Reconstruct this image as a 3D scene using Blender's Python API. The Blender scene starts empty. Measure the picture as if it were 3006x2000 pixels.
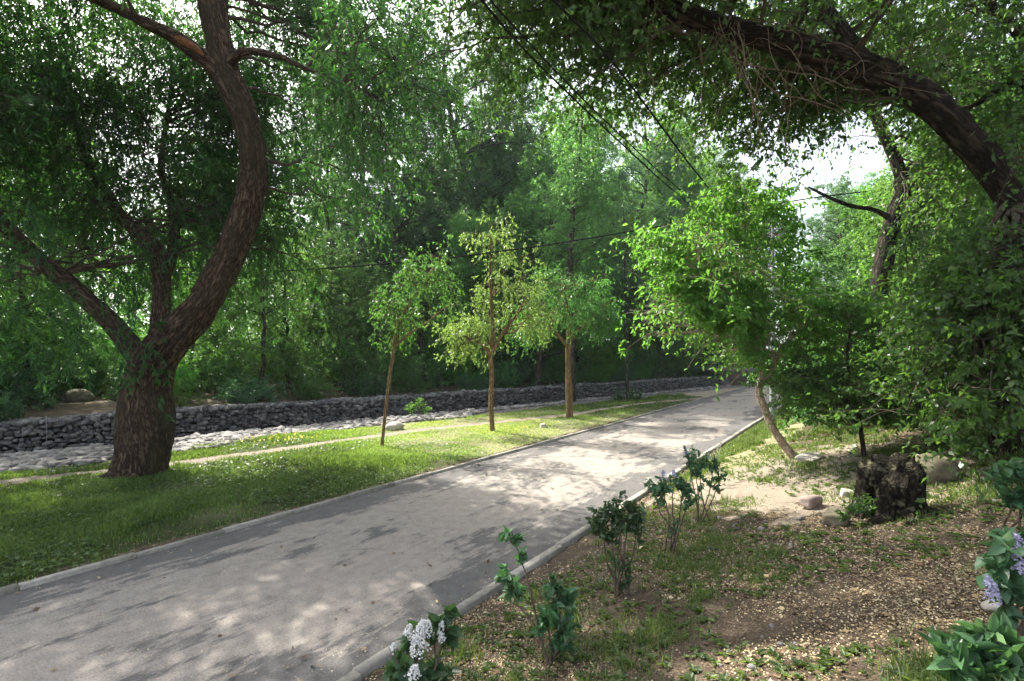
import bpy, math
import numpy as np
from math import radians, sin, cos, pi

# ------------------------------------------------------------------ basics
SC = bpy.context.scene
COL = SC.collection
R = np.random.default_rng(11)
H = 2.4                     # camera height above the path
F = 512.0                   # focal length in pixels of a 1024 wide picture
HZ = 354.5                  # horizon row
K = 1024 / 2357.0
SUN_EL, SUN_AZ = radians(47), radians(135)      # sun stands behind and left
S = np.array([cos(SUN_AZ) * cos(SUN_EL), sin(SUN_AZ) * cos(SUN_EL), sin(SUN_EL)])


def P(x, y, Y):
    """sketch coordinates of the photograph + depth -> a point in the place"""
    return np.array([(x * K - 512) / F * Y, Y, H + (HZ - y * K) / F * Y])


def unit(v):
    return v / np.maximum(np.linalg.norm(v, axis=-1, keepdims=True), 1e-9)


def _h(ix, iy, iz, seed):
    n = (ix.astype(np.int64) * 374761393 + iy.astype(np.int64) * 668265263 + iz.astype(np.int64) * 2147483647 + seed * 974634777) & 0xFFFFFFFF
    n = ((n ^ (n >> 13)) * 1274126177) & 0xFFFFFFFF
    n = ((n ^ (n >> 16)) * 2246822519) & 0xFFFFFFFF
    return ((n ^ (n >> 15)) & 0xFFFFFF) / float(0xFFFFFF)


def noise3(x, y, z, seed=0):
    x, y, z = np.broadcast_arrays(np.asarray(x, float), np.asarray(y, float), np.asarray(z, float))
    fx, fy, fz = np.floor(x), np.floor(y), np.floor(z)
    tx, ty, tz = x - fx, y - fy, z - fz
    tx, ty, tz = tx * tx * (3 - 2 * tx), ty * ty * (3 - 2 * ty), tz * tz * (3 - 2 * tz)
    o = 0
    for a in (0, 1):
        for b in (0, 1):
            for c in (0, 1):
                o = o + _h(fx + a, fy + b, fz + c, seed) * (tx if a else 1 - tx) * (ty if b else 1 - ty) * (tz if c else 1 - tz)
    return o * 2 - 1


def noise2(x, y, seed=0):
    return noise3(x, y, 0.37, seed)


def spline(pts, n):
    """Catmull-Rom through rows of pts (any number of columns), n samples evenly along"""
    p = np.asarray(pts, float)
    q = np.vstack([2 * p[0] - p[1], p, 2 * p[-1] - p[-2]])
    out = []
    for i in range(1, len(q) - 2):
        t = np.linspace(0, 1, 24, endpoint=False)[:, None]
        a, b, c, d = q[i - 1], q[i], q[i + 1], q[i + 2]
        out.append(.5 * (2 * b + (c - a) * t + (2 * a - 5 * b + 4 * c - d) * t ** 2 + (3 * b - a - 3 * c + d) * t ** 3))
    out = np.vstack(out + [p[-1:]])
    L = np.concatenate([[0], np.cumsum(np.linalg.norm(np.diff(out[:, :3], axis=0), axis=1))])
    s = np.linspace(0, L[-1], n)
    return np.stack([np.interp(s, L, out[:, k]) for k in range(out.shape[1])], 1)


# ------------------------------------------------------------------ the lie of the land
UX, UY = .5654, .8248       # direction of the path
PW = 3.927                  # its width
GW = np.array([.727, .687])


def path_d(x, y):
    return (x + 1.24) * UY - (y - 3.76) * UX


def path_s(x, y):
    return (x + 1.24) * UX + (y - 3.76) * UY


def path_pt(s, d):
    return -1.24 + s * UX + d * UY, 3.76 + s * UY - d * UX


def wall_g(x, y):
    return (x + 14.9) * .687 - (y - 14.9) * .727


def wall_s(x, y):
    return (x + 14.9) * .727 + (y - 14.9) * .687


def wall_pt(s, g):
    return -14.9 + s * .727 + g * .687, 14.9 + s * .687 - g * .727


def ground(x, y):
    x, y = np.asarray(x, float), np.asarray(y, float)
    d, g, s = path_d(x, y), wall_g(x, y), wall_s(x, y)
    n = noise2(x * .9, y * .9, 3) * .5 + noise2(x * 2.7, y * 2.7, 4) * .3
    dit = np.interp(g, [-90, -14, -1.3, -.95, -.1, 0, 2.0, 2.9, 3.4, 5.2, 6.0], [4.0, .95, .40, .36, -1.0, -1.0, -1.0, -.26, -.10, -.01, .03])
    flat = np.where(g < 0, np.interp(g, [-90, -14, 0], [4, .95, .3]), .12)
    w = np.clip((s - 56) / 6, 0, 1)
    left = dit * (1 - w) + flat * w + n * np.interp(g, [-3, -1.2, 0, 3, 6, 7], [.10, .02, .06, .05, .04, .035])
    right = np.interp(d, [0, .2, .8, 5, 12, 40, 120], [-.01, .02, .17, 1.27, 2.75, 6.5, 9]) + n * np.interp(d, [0, .6, 3], [.008, .03, .09])
    left = np.where(d > -PW - .25, np.minimum(left, .03), left)
    z = np.where(d > .1, right, np.where(d < -PW - .1, left, -.035))
    return z


def gp(x, y):
    """where the sight line through a sketch position meets the ground"""
    t = np.concatenate([np.linspace(.8, 20, 1500), np.linspace(20, 90, 1500)])
    px, pz = (x * K - 512) / F * t, H + (HZ - y * K) / F * t
    k = np.argmax(pz <= ground(px, t))
    return np.array([px[k], t[k], float(ground(px[k], t[k]))])


# patches of ground that the sun reaches (outlines in sketch coordinates, level of that ground, share of leaves gone)
SUNNY = [
    ([(905, 1010), (985, 955), (1200, 925), (1345, 955), (1440, 955), (1360, 1010), (1240, 1035), (1040, 1085), (985, 1050)], 0, 1),
    ([(1240, 1040), (1420, 985), (1700, 940), (1760, 960), (1700, 1000), (1560, 1085), (1420, 1065)], 0, .55),
    ([(1690, 1085), (1720, 1040), (1830, 1040), (1960, 990), (2010, 1040), (1975, 1110), (1905, 1215), (1800, 1180), (1700, 1120)], .55, 1),
    ([(0, 1060), (255, 1045), (255, 1085), (0, 1130)], 0, .75),
    ([(395, 1035), (700, 985), (900, 985), (740, 1035), (395, 1070)], 0, .6),
    ([(700, 1060), (990, 1020), (960, 1060), (830, 1080)], 0, .5),
    ([(960, 1105), (1070, 1085), (1110, 1110), (1000, 1130)], 0, .6),
    ([(10, 1150), (140, 1140), (140, 1190), (20, 1200)], 0, .6),
    ([(520, 1150), (590, 1150), (590, 1185), (520, 1185)], 0, .6),
    ([(2030, 1020), (2240, 1000), (2200, 1075), (2060, 1050)], 1.2, .7),
]


def in_poly(px, py, poly):
    c = np.zeros(px.shape, bool)
    n = len(poly)
    for i in range(n):
        x0, y0 = poly[i]
        x1, y1 = poly[(i + 1) % n]
        if y0 == y1:
            continue
        m = ((y0 > py) != (y1 > py)) & (px < (x1 - x0) * (py - y0) / (y1 - y0) + x0)
        c ^= m
    return c


def shades(p, rng):
    """True for leaves whose shadow would fall on a sunny patch"""
    out = np.zeros(len(p), bool)
    for poly, zg, f in SUNNY:
        q = p - S * ((p[:, 2:3] - zg) / S[2])
        Y = np.maximum(q[:, 1], .05)
        px, py = (q[:, 0] / Y * F + 512) / K, (HZ + (H - zg) / Y * F) / K
        nn = noise2(q[:, 0] * 1.3, q[:, 1] * 1.3, 21) * .5 + .5
        out |= in_poly(px, py, poly) & (q[:, 1] > .3) & ((f >= 1) | (nn < f))
    return out


# ------------------------------------------------------------------ mesh building
class MB:
    def __init__(self):
        self.v, self.f, self.t, self.b, self.n = [], {}, [], [], 0

    def add(self, v, faces, tint=None, bark=None):
        v = np.asarray(v, float).reshape(-1, 3)
        for f in faces:
            f = np.asarray(f, np.int64)
            if len(f):
                self.f.setdefault(f.shape[1], []).append(f + self.n)
        self.v.append(v)
        self.t.append(np.zeros(len(v)) if tint is None else np.broadcast_to(tint, (len(v),)))
        self.b.append(np.zeros((len(v), 3)) if bark is None else np.asarray(bark).reshape(-1, 3))
        self.n += len(v)

    def box(self, c, s, rz=0, tint=None):
        x, y, z = np.array(s) / 2
        v = np.array([[a, b, e] for a in (-x, x) for b in (-y, y) for e in (-z, z)])
        ca, sa = cos(rz), sin(rz)
        v = np.stack([v[:, 0] * ca - v[:, 1] * sa, v[:, 0] * sa + v[:, 1] * ca, v[:, 2]], 1) + np.array(c)
        self.add(v, [[(0, 1, 3, 2), (4, 6, 7, 5), (0, 4, 5, 1), (2, 3, 7, 6), (0, 2, 6, 4), (1, 5, 7, 3)]], tint)

    def build(self, name, mat, parent=None, smooth=False, attrs=True):
        me = bpy.data.meshes.new(name)
        v = np.concatenate(self.v)
        ks = sorted(self.f)
        fl = [np.concatenate(self.f[k]) for k in ks]
        loops = np.concatenate([a.ravel() for a in fl])
        tot = np.concatenate([np.full(len(a), k) for a, k in zip(fl, ks)])
        st = np.concatenate([[0], np.cumsum(tot)[:-1]])
        me.vertices.add(len(v))
        me.vertices.foreach_set('co', v.astype(np.float32).ravel())
        me.loops.add(len(loops))
        me.loops.foreach_set('vertex_index', loops.astype(np.int32))
        me.polygons.add(len(tot))
        me.polygons.foreach_set('loop_start', st.astype(np.int32))
        me.update(calc_edges=True)
        if attrs:
            me.attributes.new('tint', 'FLOAT', 'POINT').data.foreach_set('value', np.concatenate(self.t).astype(np.float32))
            b = np.concatenate(self.b)
            if b.any():
                me.attributes.new('barkco', 'FLOAT_VECTOR', 'POINT').data.foreach_set('vector', b.astype(np.float32).ravel())
        if smooth:
            me.polygons.foreach_set('use_smooth', np.ones(len(tot), bool))
        me.materials.append(mat)
        o = bpy.data.objects.new(name, me)
        COL.objects.link(o)
        if parent is not None:
            o.parent = parent
            o.matrix_parent_inverse = parent.matrix_basis.inverted()
        return o


def tag(o, label, cat, group=None):
    o['label'], o['category'] = label, cat
    if group:
        o['group'] = group
    return o


def thing(name, label, cat, loc=(0, 0, 0), group=None):
    o = bpy.data.objects.new(name, None)
    o.empty_display_size = .2
    COL.objects.link(o)
    o.location = [float(a) for a in loc]
    return tag(o, label, cat, group)


def dup(root, loc, rz, sc, label, group=None):
    r = root.copy()
    COL.objects.link(r)
    r.location, r.rotation_euler, r.scale = [float(a) for a in loc], (0, 0, rz), sc
    r['label'] = label
    if group:
        r['group'] = group
    for ch in root.children:
        c = ch.copy()
        COL.objects.link(c)
        c.parent = r
        for g in ch.children:
            d = g.copy()
            COL.objects.link(d)
            d.parent = c
    return r


def tubes(mb, paths, rad, sides=5, ref=None, rough=None, tint=None):
    """round stems along many paths at once: paths (n,k,3), rad (n,k)"""
    p, r = np.asarray(paths, float), np.asarray(rad, float)
    if p.ndim == 2:
        p, r = p[None], r[None]
    n, k = r.shape
    t = unit(np.gradient(p, axis=1))
    rf = R.normal(size=(n, 1, 3)) if ref is None else np.asarray(ref, float)[None, None]
    a = unit(np.cross(t, rf))
    b = np.cross(t, a)
    th = np.arange(sides) / sides * 2 * pi
    L = np.concatenate([np.zeros((n, 1)), np.cumsum(np.linalg.norm(np.diff(p, axis=1), axis=2), axis=1)], 1)
    L = L + R.uniform(0, 50, (n, 1))
    cs, sn = np.cos(th), np.sin(th)
    rr = np.broadcast_to(r[:, :, None], (n, k, sides)).copy()
    r0 = r.mean()
    bc = np.stack([np.broadcast_to(cs, rr.shape) * rr, np.broadcast_to(sn, rr.shape) * rr, np.broadcast_to(L[:, :, None], rr.shape)], -1)
    if rough:
        tw = L[:, :, None] * rough.get('twist', 0)
        cx, sx = np.cos(th + tw) * rr, np.sin(th + tw) * rr
        f, fl = rough['freq'], rough['flen']
        w = noise3(cx * f, sx * f, L[:, :, None] * fl, 5)
        w2 = noise3(cx * f * 2.3, sx * f * 2.3, L[:, :, None] * fl * 2, 6)
        lump = noise3(cx * 2.2, sx * 2.2, L[:, :, None] * 1.1, 7)
        rr = rr * (1 + rough.get('lump', .1) * lump) + rough['amp'] * ((1 - 2 * np.abs(w)) * .7 + .3 * w2)
        bc = np.stack([cx, sx, np.broadcast_to(L[:, :, None], rr.shape)], -1)
    v = p[:, :, None, :] + rr[..., None] * (a[:, :, None, :] * cs[None, None, :, None] + b[:, :, None, :] * sn[None, None, :, None])
    i = np.arange(n)[:, None, None] * k * sides + np.arange(k - 1)[None, :, None] * sides
    j = np.arange(sides)[None, None, :]
    j2 = (j + 1) % sides
    q = np.stack([i + j, i + j2, i + j2 + sides, i + j + sides], -1).reshape(-1, 4)
    tn = np.repeat(R.uniform(0, 1, n), k * sides) if tint is None else tint
    mb.add(v, [q], tn, bc)


# leaf outlines: (along, across) of the left half, folded about the midrib
SHAPES = {
    'lance': ([(.35, .5), (.75, .32)], .25),
    'oval': ([(.3, .5), (.7, .42)], .3),
    'heart': ([(-.06, .3), (.22, .52), (.62, .34)], .3),
}


def leaves(mb, pos, axis, nrm, length, width, tint, shape='diamond', curl=.12):
    n = len(pos)
    if n == 0:
        return
    x = unit(axis)
    z = unit(nrm - (nrm * x).sum(1, keepdims=True) * x)
    y = np.cross(z, x)
    L, Wd = np.broadcast_to(length, (n,))[:, None], np.broadcast_to(width, (n,))[:, None]
    if shape == 'diamond':
        tpl = [(0, 0, 0), (.45, .5, .06), (1, 0, -curl), (.45, -.5, .06)]
        fc = [(0, 1, 2, 3)]
    else:
        half, fold = SHAPES[shape]
        m = len(half)
        tpl = [(0, 0, 0), (1, 0, -curl)] + [(a, b, b * fold - curl * a * a) for a, b in half] + [(a, -b, b * fold - curl * a * a) for a, b in half]
        fc = [tuple([0] + list(range(2, 2 + m)) + [1])[::-1], tuple([0] + list(range(2 + m, 2 + 2 * m)) + [1])]
    v = np.stack([pos + x * (a * L) + y * (b * Wd) + z * (c * np.where(True, L, Wd) if abs(c) > 0 else 0 * L) for a, b, c in tpl], 1)
    k = len(tpl)
    base = (np.arange(n) * k)[:, None]
    mb.add(v, [base + np.array(f)[None] for f in fc], np.repeat(tint, k))


def walk(start, dirs, length, k, jit, droop, rng):
    p, d = start.copy(), unit(dirs)
    out = [p.copy()]
    st = (np.asarray(length) / k)[:, None]
    dr = np.asarray(droop)
    dr = dr[:, None] if dr.ndim else dr
    for _ in range(k):
        d = unit(d + rng.normal(size=d.shape) * jit + np.array([0, 0, -1.0]) * dr)
        p = p + d * st
        out.append(p.copy())
    return np.stack(out, 1)


def along(paths, t):
    """points and directions at t (n,m) in 0..1 on paths (n,k,3)"""
    n, k, _ = paths.shape
    x = np.clip(t, 0, .9999) * (k - 1)
    i = x.astype(int)
    f = (x - i)[..., None]
    r = np.arange(n)[:, None]
    a, b = paths[r, i], paths[r, i + 1]
    return a * (1 - f) + b * f, unit(b - a)


def twigs(paths, per, t0, t1, ln, k, side, jit, droop, rng, up=0.0, flat=1.0):
    n = len(paths)
    t = rng.uniform(t0, t1, (n, per))
    p, d = along(paths, t)
    p, d = p.reshape(-1, 3), d.reshape(-1, 3)
    s = rng.normal(size=p.shape)
    s = unit(s - (s * d).sum(1, keepdims=True) * d)
    dd = (d * (1 - side) + s * side) * np.array([1, 1, flat]) + np.array([0, 0, up])
    length = rng.uniform(ln[0], ln[1], len(p))
    return walk(p, dd, length, k, jit, droop, rng)


def leaf_on(mb, paths, per, t0, size, ratio, rng, shape='diamond', spread=.8, hang=.3, upn=.8, cull=None, tint=(0, 1), clus=0.0):
    n = len(paths)
    t = rng.uniform(t0, 1, (n, per))
    p, d = along(paths, t)
    p, d = p.reshape(-1, 3), d.reshape(-1, 3)
    tb = np.repeat(rng.uniform(0, 1, n), per)
    if clus:
        p = p + rng.normal(size=p.shape) * clus
    if cull is not None:
        m = ~cull(p)
        p, d, tb = p[m], d[m], tb[m]
    s = rng.normal(size=p.shape)
    ax = unit(d * (1 - spread) + unit(s) * spread + np.array([0, 0, -hang]))
    nr = unit(rng.normal(size=p.shape) * .6 + np.array([0, 0, upn]))
    L = size * rng.uniform(.65, 1.25, len(p))
    tn = np.clip(tb * .6 + rng.uniform(0, .4, len(p)), 0, 1) * (tint[1] - tint[0]) + tint[0]
    leaves(mb, p, ax, nr, L, L * ratio * rng.uniform(.8, 1.2, len(p)), tn, shape)


def reach(limbs, targets, rng, bow=.15, k=9, jit=.06):
    """branches that grow from the nearest lower place on the limbs to each target"""
    allp = np.vstack(limbs)
    out = []
    for q in targets:
        w = np.linalg.norm(allp - q, axis=1) + 2.5 * np.maximum(allp[:, 2] - q[2] + .2, 0)
        i = int(np.argmin(w + rng.uniform(0, 1.8, len(w))))
        p0 = allp[i]
        D = np.linalg.norm(q - p0)
        c = (p0 + q) / 2 + np.array([0, 0, bow * D]) + rng.normal(size=3) * .08 * D
        t = np.linspace(0, 1, k)[:, None]
        b = p0 * (1 - t) ** 2 + 2 * c * t * (1 - t) + q * t ** 2
        b[1:-1] += rng.normal(size=(k - 2, 3)) * jit * D * .3
        out.append(b)
    return np.array(out)


def taper(n, k, r0, r1):
    r0 = np.broadcast_to(r0, (n,))[:, None]
    return r0 + (r1 - r0) * np.linspace(0, 1, k)[None] ** .8


# ------------------------------------------------------------------ materials
def new_mat(name):
    m = bpy.data.materials.new(name)
    m.use_nodes = True
    nt = m.node_tree
    nt.nodes.clear()
    out = nt.nodes.new('ShaderNodeOutputMaterial')
    return m, nt, out


def nd(nt, kind, **kw):
    n = nt.nodes.new(kind)
    for k, v in kw.items():
        if k in n.inputs:
            n.inputs[k].default_value = v
        else:
            setattr(n, k, v)
    return n


def ramp(nt, src, stops):
    r = nt.nodes.new('ShaderNodeValToRGB')
    e = r.color_ramp.elements
    while len(e) < len(stops):
        e.new(.5)
    for a, (p, c) in zip(e, stops):
        a.position = p
        a.color = (*c, 1) if len(c) == 3 else c
    nt.links.new(src, r.inputs[0])
    return r.outputs[0]


def mixc(nt, fac, a, b, mode='MIX'):
    m = nt.nodes.new('ShaderNodeMix')
    m.data_type, m.blend_type = 'RGBA', mode
    for s, v in ((m.inputs['Factor'], fac), (m.inputs['A'], a), (m.inputs['B'], b)):
        if hasattr(v, 'node'):
            nt.links.new(v, s)
        elif isinstance(v, (int, float)):
            s.default_value = v
        else:
            s.default_value = (*v, 1)
    return m.outputs['Result']


def mth(nt, op, a, b=0.0, clamp=False):
    m = nt.nodes.new('ShaderNodeMath')
    m.operation, m.use_clamp = op, clamp
    for s, v in ((m.inputs[0], a), (m.inputs[1], b)):
        if hasattr(v, 'node'):
            nt.links.new(v, s)
        else:
            s.default_value = v
    return m.outputs[0]


def leaf_mat(name, c0, c1, tr, frac=.45, gloss=.36, vary=.25):
    m, nt, out = new_mat(name)
    at = nd(nt, 'ShaderNodeAttribute', attribute_name='tint')
    oi = nt.nodes.new('ShaderNodeObjectInfo')
    c = ramp(nt, at.outputs['Fac'], [(0, tuple(a * .7 for a in c0)), (.45, tuple((a + b) / 2 for a, b in zip(c0, c1))), (.85, c1), (1, (min(1, c1[0] * 1.7), min(1, c1[1] * 1.3), c1[2] * 1.2))])
    hs = nt.nodes.new('ShaderNodeHueSaturation')
    nt.links.new(c, hs.inputs['Color'])
    nt.links.new(mth(nt, 'ADD', mth(nt, 'MULTIPLY', oi.outputs['Random'], vary * 2), 1 - vary), hs.inputs['Value'])
    nt.links.new(mth(nt, 'ADD', mth(nt, 'MULTIPLY', oi.outputs['Random'], .05), .475), hs.inputs['Hue'])
    b = nd(nt, 'ShaderNodeBsdfPrincipled', Roughness=gloss)
    b.inputs['Specular IOR Level'].default_value = .4
    nt.links.new(hs.outputs[0], b.inputs['Base Color'])
    t = nt.nodes.new('ShaderNodeBsdfTranslucent')
    nt.links.new(mixc(nt, 1.0, mixc(nt, .35, hs.outputs[0], c1), tr, 'MULTIPLY'), t.inputs['Color'])
    mx = nd(nt, 'ShaderNodeMixShader', Fac=frac)
    nt.links.new(b.outputs[0], mx.inputs[1])
    nt.links.new(t.outputs[0], mx.inputs[2])
    nt.links.new(mx.outputs[0], out.inputs[0])
    return m


def bark_mat(name, dark, light, scale=9.0, stretch=.22, bump=.6, moss=None):
    m, nt, out = new_mat(name)
    at = nd(nt, 'ShaderNodeAttribute', attribute_name='barkco')
    mp = nt.nodes.new('ShaderNodeMapping')
    mp.inputs['Scale'].default_value = (scale, scale, scale * stretch)
    nt.links.new(at.outputs['Vector'], mp.inputs['Vector'])
    n = nd(nt, 'ShaderNodeTexNoise', Scale=1.0, Detail=7.0, Roughness=.65)
    nt.links.new(mp.outputs[0], n.inputs['Vector'])
    n2 = nd(nt, 'ShaderNodeTexNoise', Scale=.12, Detail=3.0)
    nt.links.new(mp.outputs[0], n2.inputs['Vector'])
    rd = mth(nt, 'ABSOLUTE', mth(nt, 'SUBTRACT', n.outputs['Fac'], .5))
    n3 = nd(nt, 'ShaderNodeTexNoise', Scale=4.0, Detail=5.0, Roughness=.7)
    nt.links.new(mp.outputs[0], n3.inputs['Vector'])
    hgt = mth(nt, 'ADD', mth(nt, 'MULTIPLY', rd, 6.0, True), mth(nt, 'MULTIPLY', n3.outputs['Fac'], .5))
    c = ramp(nt, hgt, [(.22, tuple(a * .3 for a in dark)), (.5, dark), (1.0, light)])
    if moss:
        c = mixc(nt, ramp(nt, n2.outputs['Fac'], [(.48, (0, 0, 0)), (.62, (.7, .7, .7))]), c, moss)
    else:
        c = mixc(nt, mth(nt, 'MULTIPLY', n2.outputs['Fac'], .5), c, tuple(a * .8 for a in dark))
    b = nd(nt, 'ShaderNodeBsdfPrincipled', Roughness=.9)
    b.inputs['Specular IOR Level'].default_value = .15
    nt.links.new(c, b.inputs['Base Color'])
    bp = nd(nt, 'ShaderNodeBump', Strength=bump, Distance=.03)
    nt.links.new(hgt, bp.inputs['Height'])
    nt.links.new(bp.outputs[0], b.inputs['Normal'])
    nt.links.new(b.outputs[0], out.inputs[0])
    return m


def simple_mat(name, c0, c1, scale=8.0, rough=.8, bump=.3, tintmix=None, spec=.3, metal=0.0, bdist=.02):
    m, nt, out = new_mat(name)
    tc = nt.nodes.new('ShaderNodeTexCoord')
    n = nd(nt, 'ShaderNodeTexNoise', Scale=scale, Detail=6.0, Roughness=.6)
    nt.links.new(tc.outputs['Object'], n.inputs['Vector'])
    c = ramp(nt, n.outputs['Fac'], [(.35, c0), (.65, c1)])
    if tintmix:
        at = nd(nt, 'ShaderNodeAttribute', attribute_name='tint')
        c = mixc(nt, 1.0, c, ramp(nt, at.outputs['Fac'], tintmix), 'MULTIPLY')
    b = nd(nt, 'ShaderNodeBsdfPrincipled', Roughness=rough, Metallic=metal)
    b.inputs['Specular IOR Level'].default_value = spec
    nt.links.new(c, b.inputs['Base Color'])
    if bump:
        bp = nd(nt, 'ShaderNodeBump', Strength=bump, Distance=bdist)
        nt.links.new(n.outputs['Fac'], bp.inputs['Height'])
        nt.links.new(bp.outputs[0], b.inputs['Normal'])
    nt.links.new(b.outputs[0], out.inputs[0])
    return m


M = {}
M['willow'] = leaf_mat('willow_leaf', (.025, .066, .028), (.056, .122, .045), (2.1, 2.5, .9), .52, .33)
M['elm'] = leaf_mat('elm_leaf', (.034, .095, .03), (.082, .18, .055), (2.0, 2.1, .9), .52)
M['maple'] = leaf_mat('bright_leaf', (.055, .15, .034), (.115, .25, .065), (1.9, 1.95, .85), .55)
M['pale'] = leaf_mat('pale_leaf', (.10, .19, .06), (.22, .34, .13), (1.8, 1.85, .9), .5)
M['forest'] = leaf_mat('forest_leaf', (.042, .115, .045), (.11, .22, .085), (1.95, 2.1, .95), .54, vary=.3)
M['bluish'] = leaf_mat('bluish_leaf', (.045, .105, .062), (.09, .175, .095), (1.8, 1.9, .9), .48, vary=.25)
M['shrub'] = leaf_mat('shrub_leaf', (.045, .12, .05), (.11, .22, .09), (1.9, 2.0, .9), .5, vary=.3)
M['lilac'] = leaf_mat('lilac_leaf', (.042, .105, .045), (.10, .19, .085), (1.4, 1.6, .8), .3, .35)
M['grass'] = leaf_mat('grass_blade', (.034, .082, .022), (.27, .36, .13), (1.5, 1.6, .6), .42, .42)
M['litter'] = simple_mat('dead_leaf', (.8, .8, .8), (1, 1, 1), 6, .8, 0, [(0, (.09, .055, .032)), (.35, (.22, .145, .08)), (.7, (.46, .36, .19)), (1, (.64, .56, .36))])
M['willow_bark'] = bark_mat('willow_bark', (.068, .046, .032), (.19, .132, .09), 17, .24, 1.0, (.06, .052, .028))
M['dark_bark'] = bark_mat('dark_bark', (.03, .023, .017), (.10, .075, .052), 13, .2, 1.0)
M['tan_bark'] = bark_mat('tan_bark', (.2, .13, .07), (.42, .29, .16), 22, .2, .5)
M['pale_bark'] = bark_mat('pale_bark', (.36, .28, .21), (.62, .52, .41), 14, .35, .3)
M['forest_bark'] = bark_mat('forest_bark', (.055, .045, .035), (.17, .14, .105), 8, .2, .4)
M['twig'] = simple_mat('twig', (.045, .033, .024), (.10, .075, .053), 12, .85, 0)
M['vine'] = simple_mat('dry_vine', (.16, .11, .075), (.30, .22, .16), 12, .85, 0)
M['stone'] = simple_mat('wall_stone', (.10, .10, .105), (.22, .215, .217), 9, .85, .5, [(0, (.42, .4, .42)), (.5, (1, .97, .95)), (.85, (1.3, 1.24, 1.15)), (1, (1.8, 1.75, 1.65))])
M['rubble'] = simple_mat('rubble_stone', (.145, .14, .136), (.265, .256, .247), 9, .85, .5, [(0, (.55, .53, .52)), (.6, (1, .98, .96)), (1, (1.3, 1.25, 1.2))])
M['wire'] = simple_mat('galvanised_wire', (.2, .2, .2), (.3, .3, .3), 20, .5, 0, metal=.6)
M['core'] = simple_mat('stone_core', (.02, .02, .02), (.045, .043, .04), 12, .95, .3)
M['kerb'] = simple_mat('kerb_concrete', (.26, .25, .22), (.40, .38, .34), 14, .9, .35, [(0, (.62, .61, .58)), (1, (1.12, 1.1, 1.05))])
M['cable'] = simple_mat('cable_rubber', (.012, .012, .012), (.025, .025, .025), 30, .95, 0, spec=.05)
M['post'] = simple_mat('grey_paint', (.17, .2, .2), (.24, .27, .27), 6, .5, .1, metal=.0, spec=.5)
M['black'] = simple_mat('black_paint', (.012, .012, .013), (.03, .03, .032), 8, .5, .1)
M['bridge'] = simple_mat('bridge_concrete', (.22, .2, .18), (.34, .31, .28), 6, .85, .3)

# ------------------------------------------------------------------ ground
xs = np.unique(np.concatenate([np.linspace(-700, -60, 14), np.linspace(-60, -22, 30), np.arange(-22, -6, .22), np.arange(-6, 8, .11), np.arange(8, 24, .25), np.linspace(24, 60, 26), np.linspace(60, 700, 14)]))
ys = np.unique(np.concatenate([np.linspace(-700, -20, 12), np.linspace(-20, 1, 12), np.arange(1, 13, .11), np.arange(13, 30, .2), np.arange(30, 60, .4), np.linspace(60, 110, 22), np.linspace(110, 700, 12)]))
gx, gy = np.meshgrid(xs, ys, indexing='ij')
gz = ground(gx, gy)
far = np.clip((np.hypot(gx, gy) - 90) / 200, 0, 1)
gz = gz * (1 - far) + 5.0 * far
nx, ny = gx.shape
ii = (np.arange(nx - 1)[:, None] * ny + np.arange(ny - 1)[None]).ravel()
mb = MB()
mb.add(np.stack([gx, gy, gz], -1), [np.stack([ii, ii + ny, ii + ny + 1, ii + 1], 1)])


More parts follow.
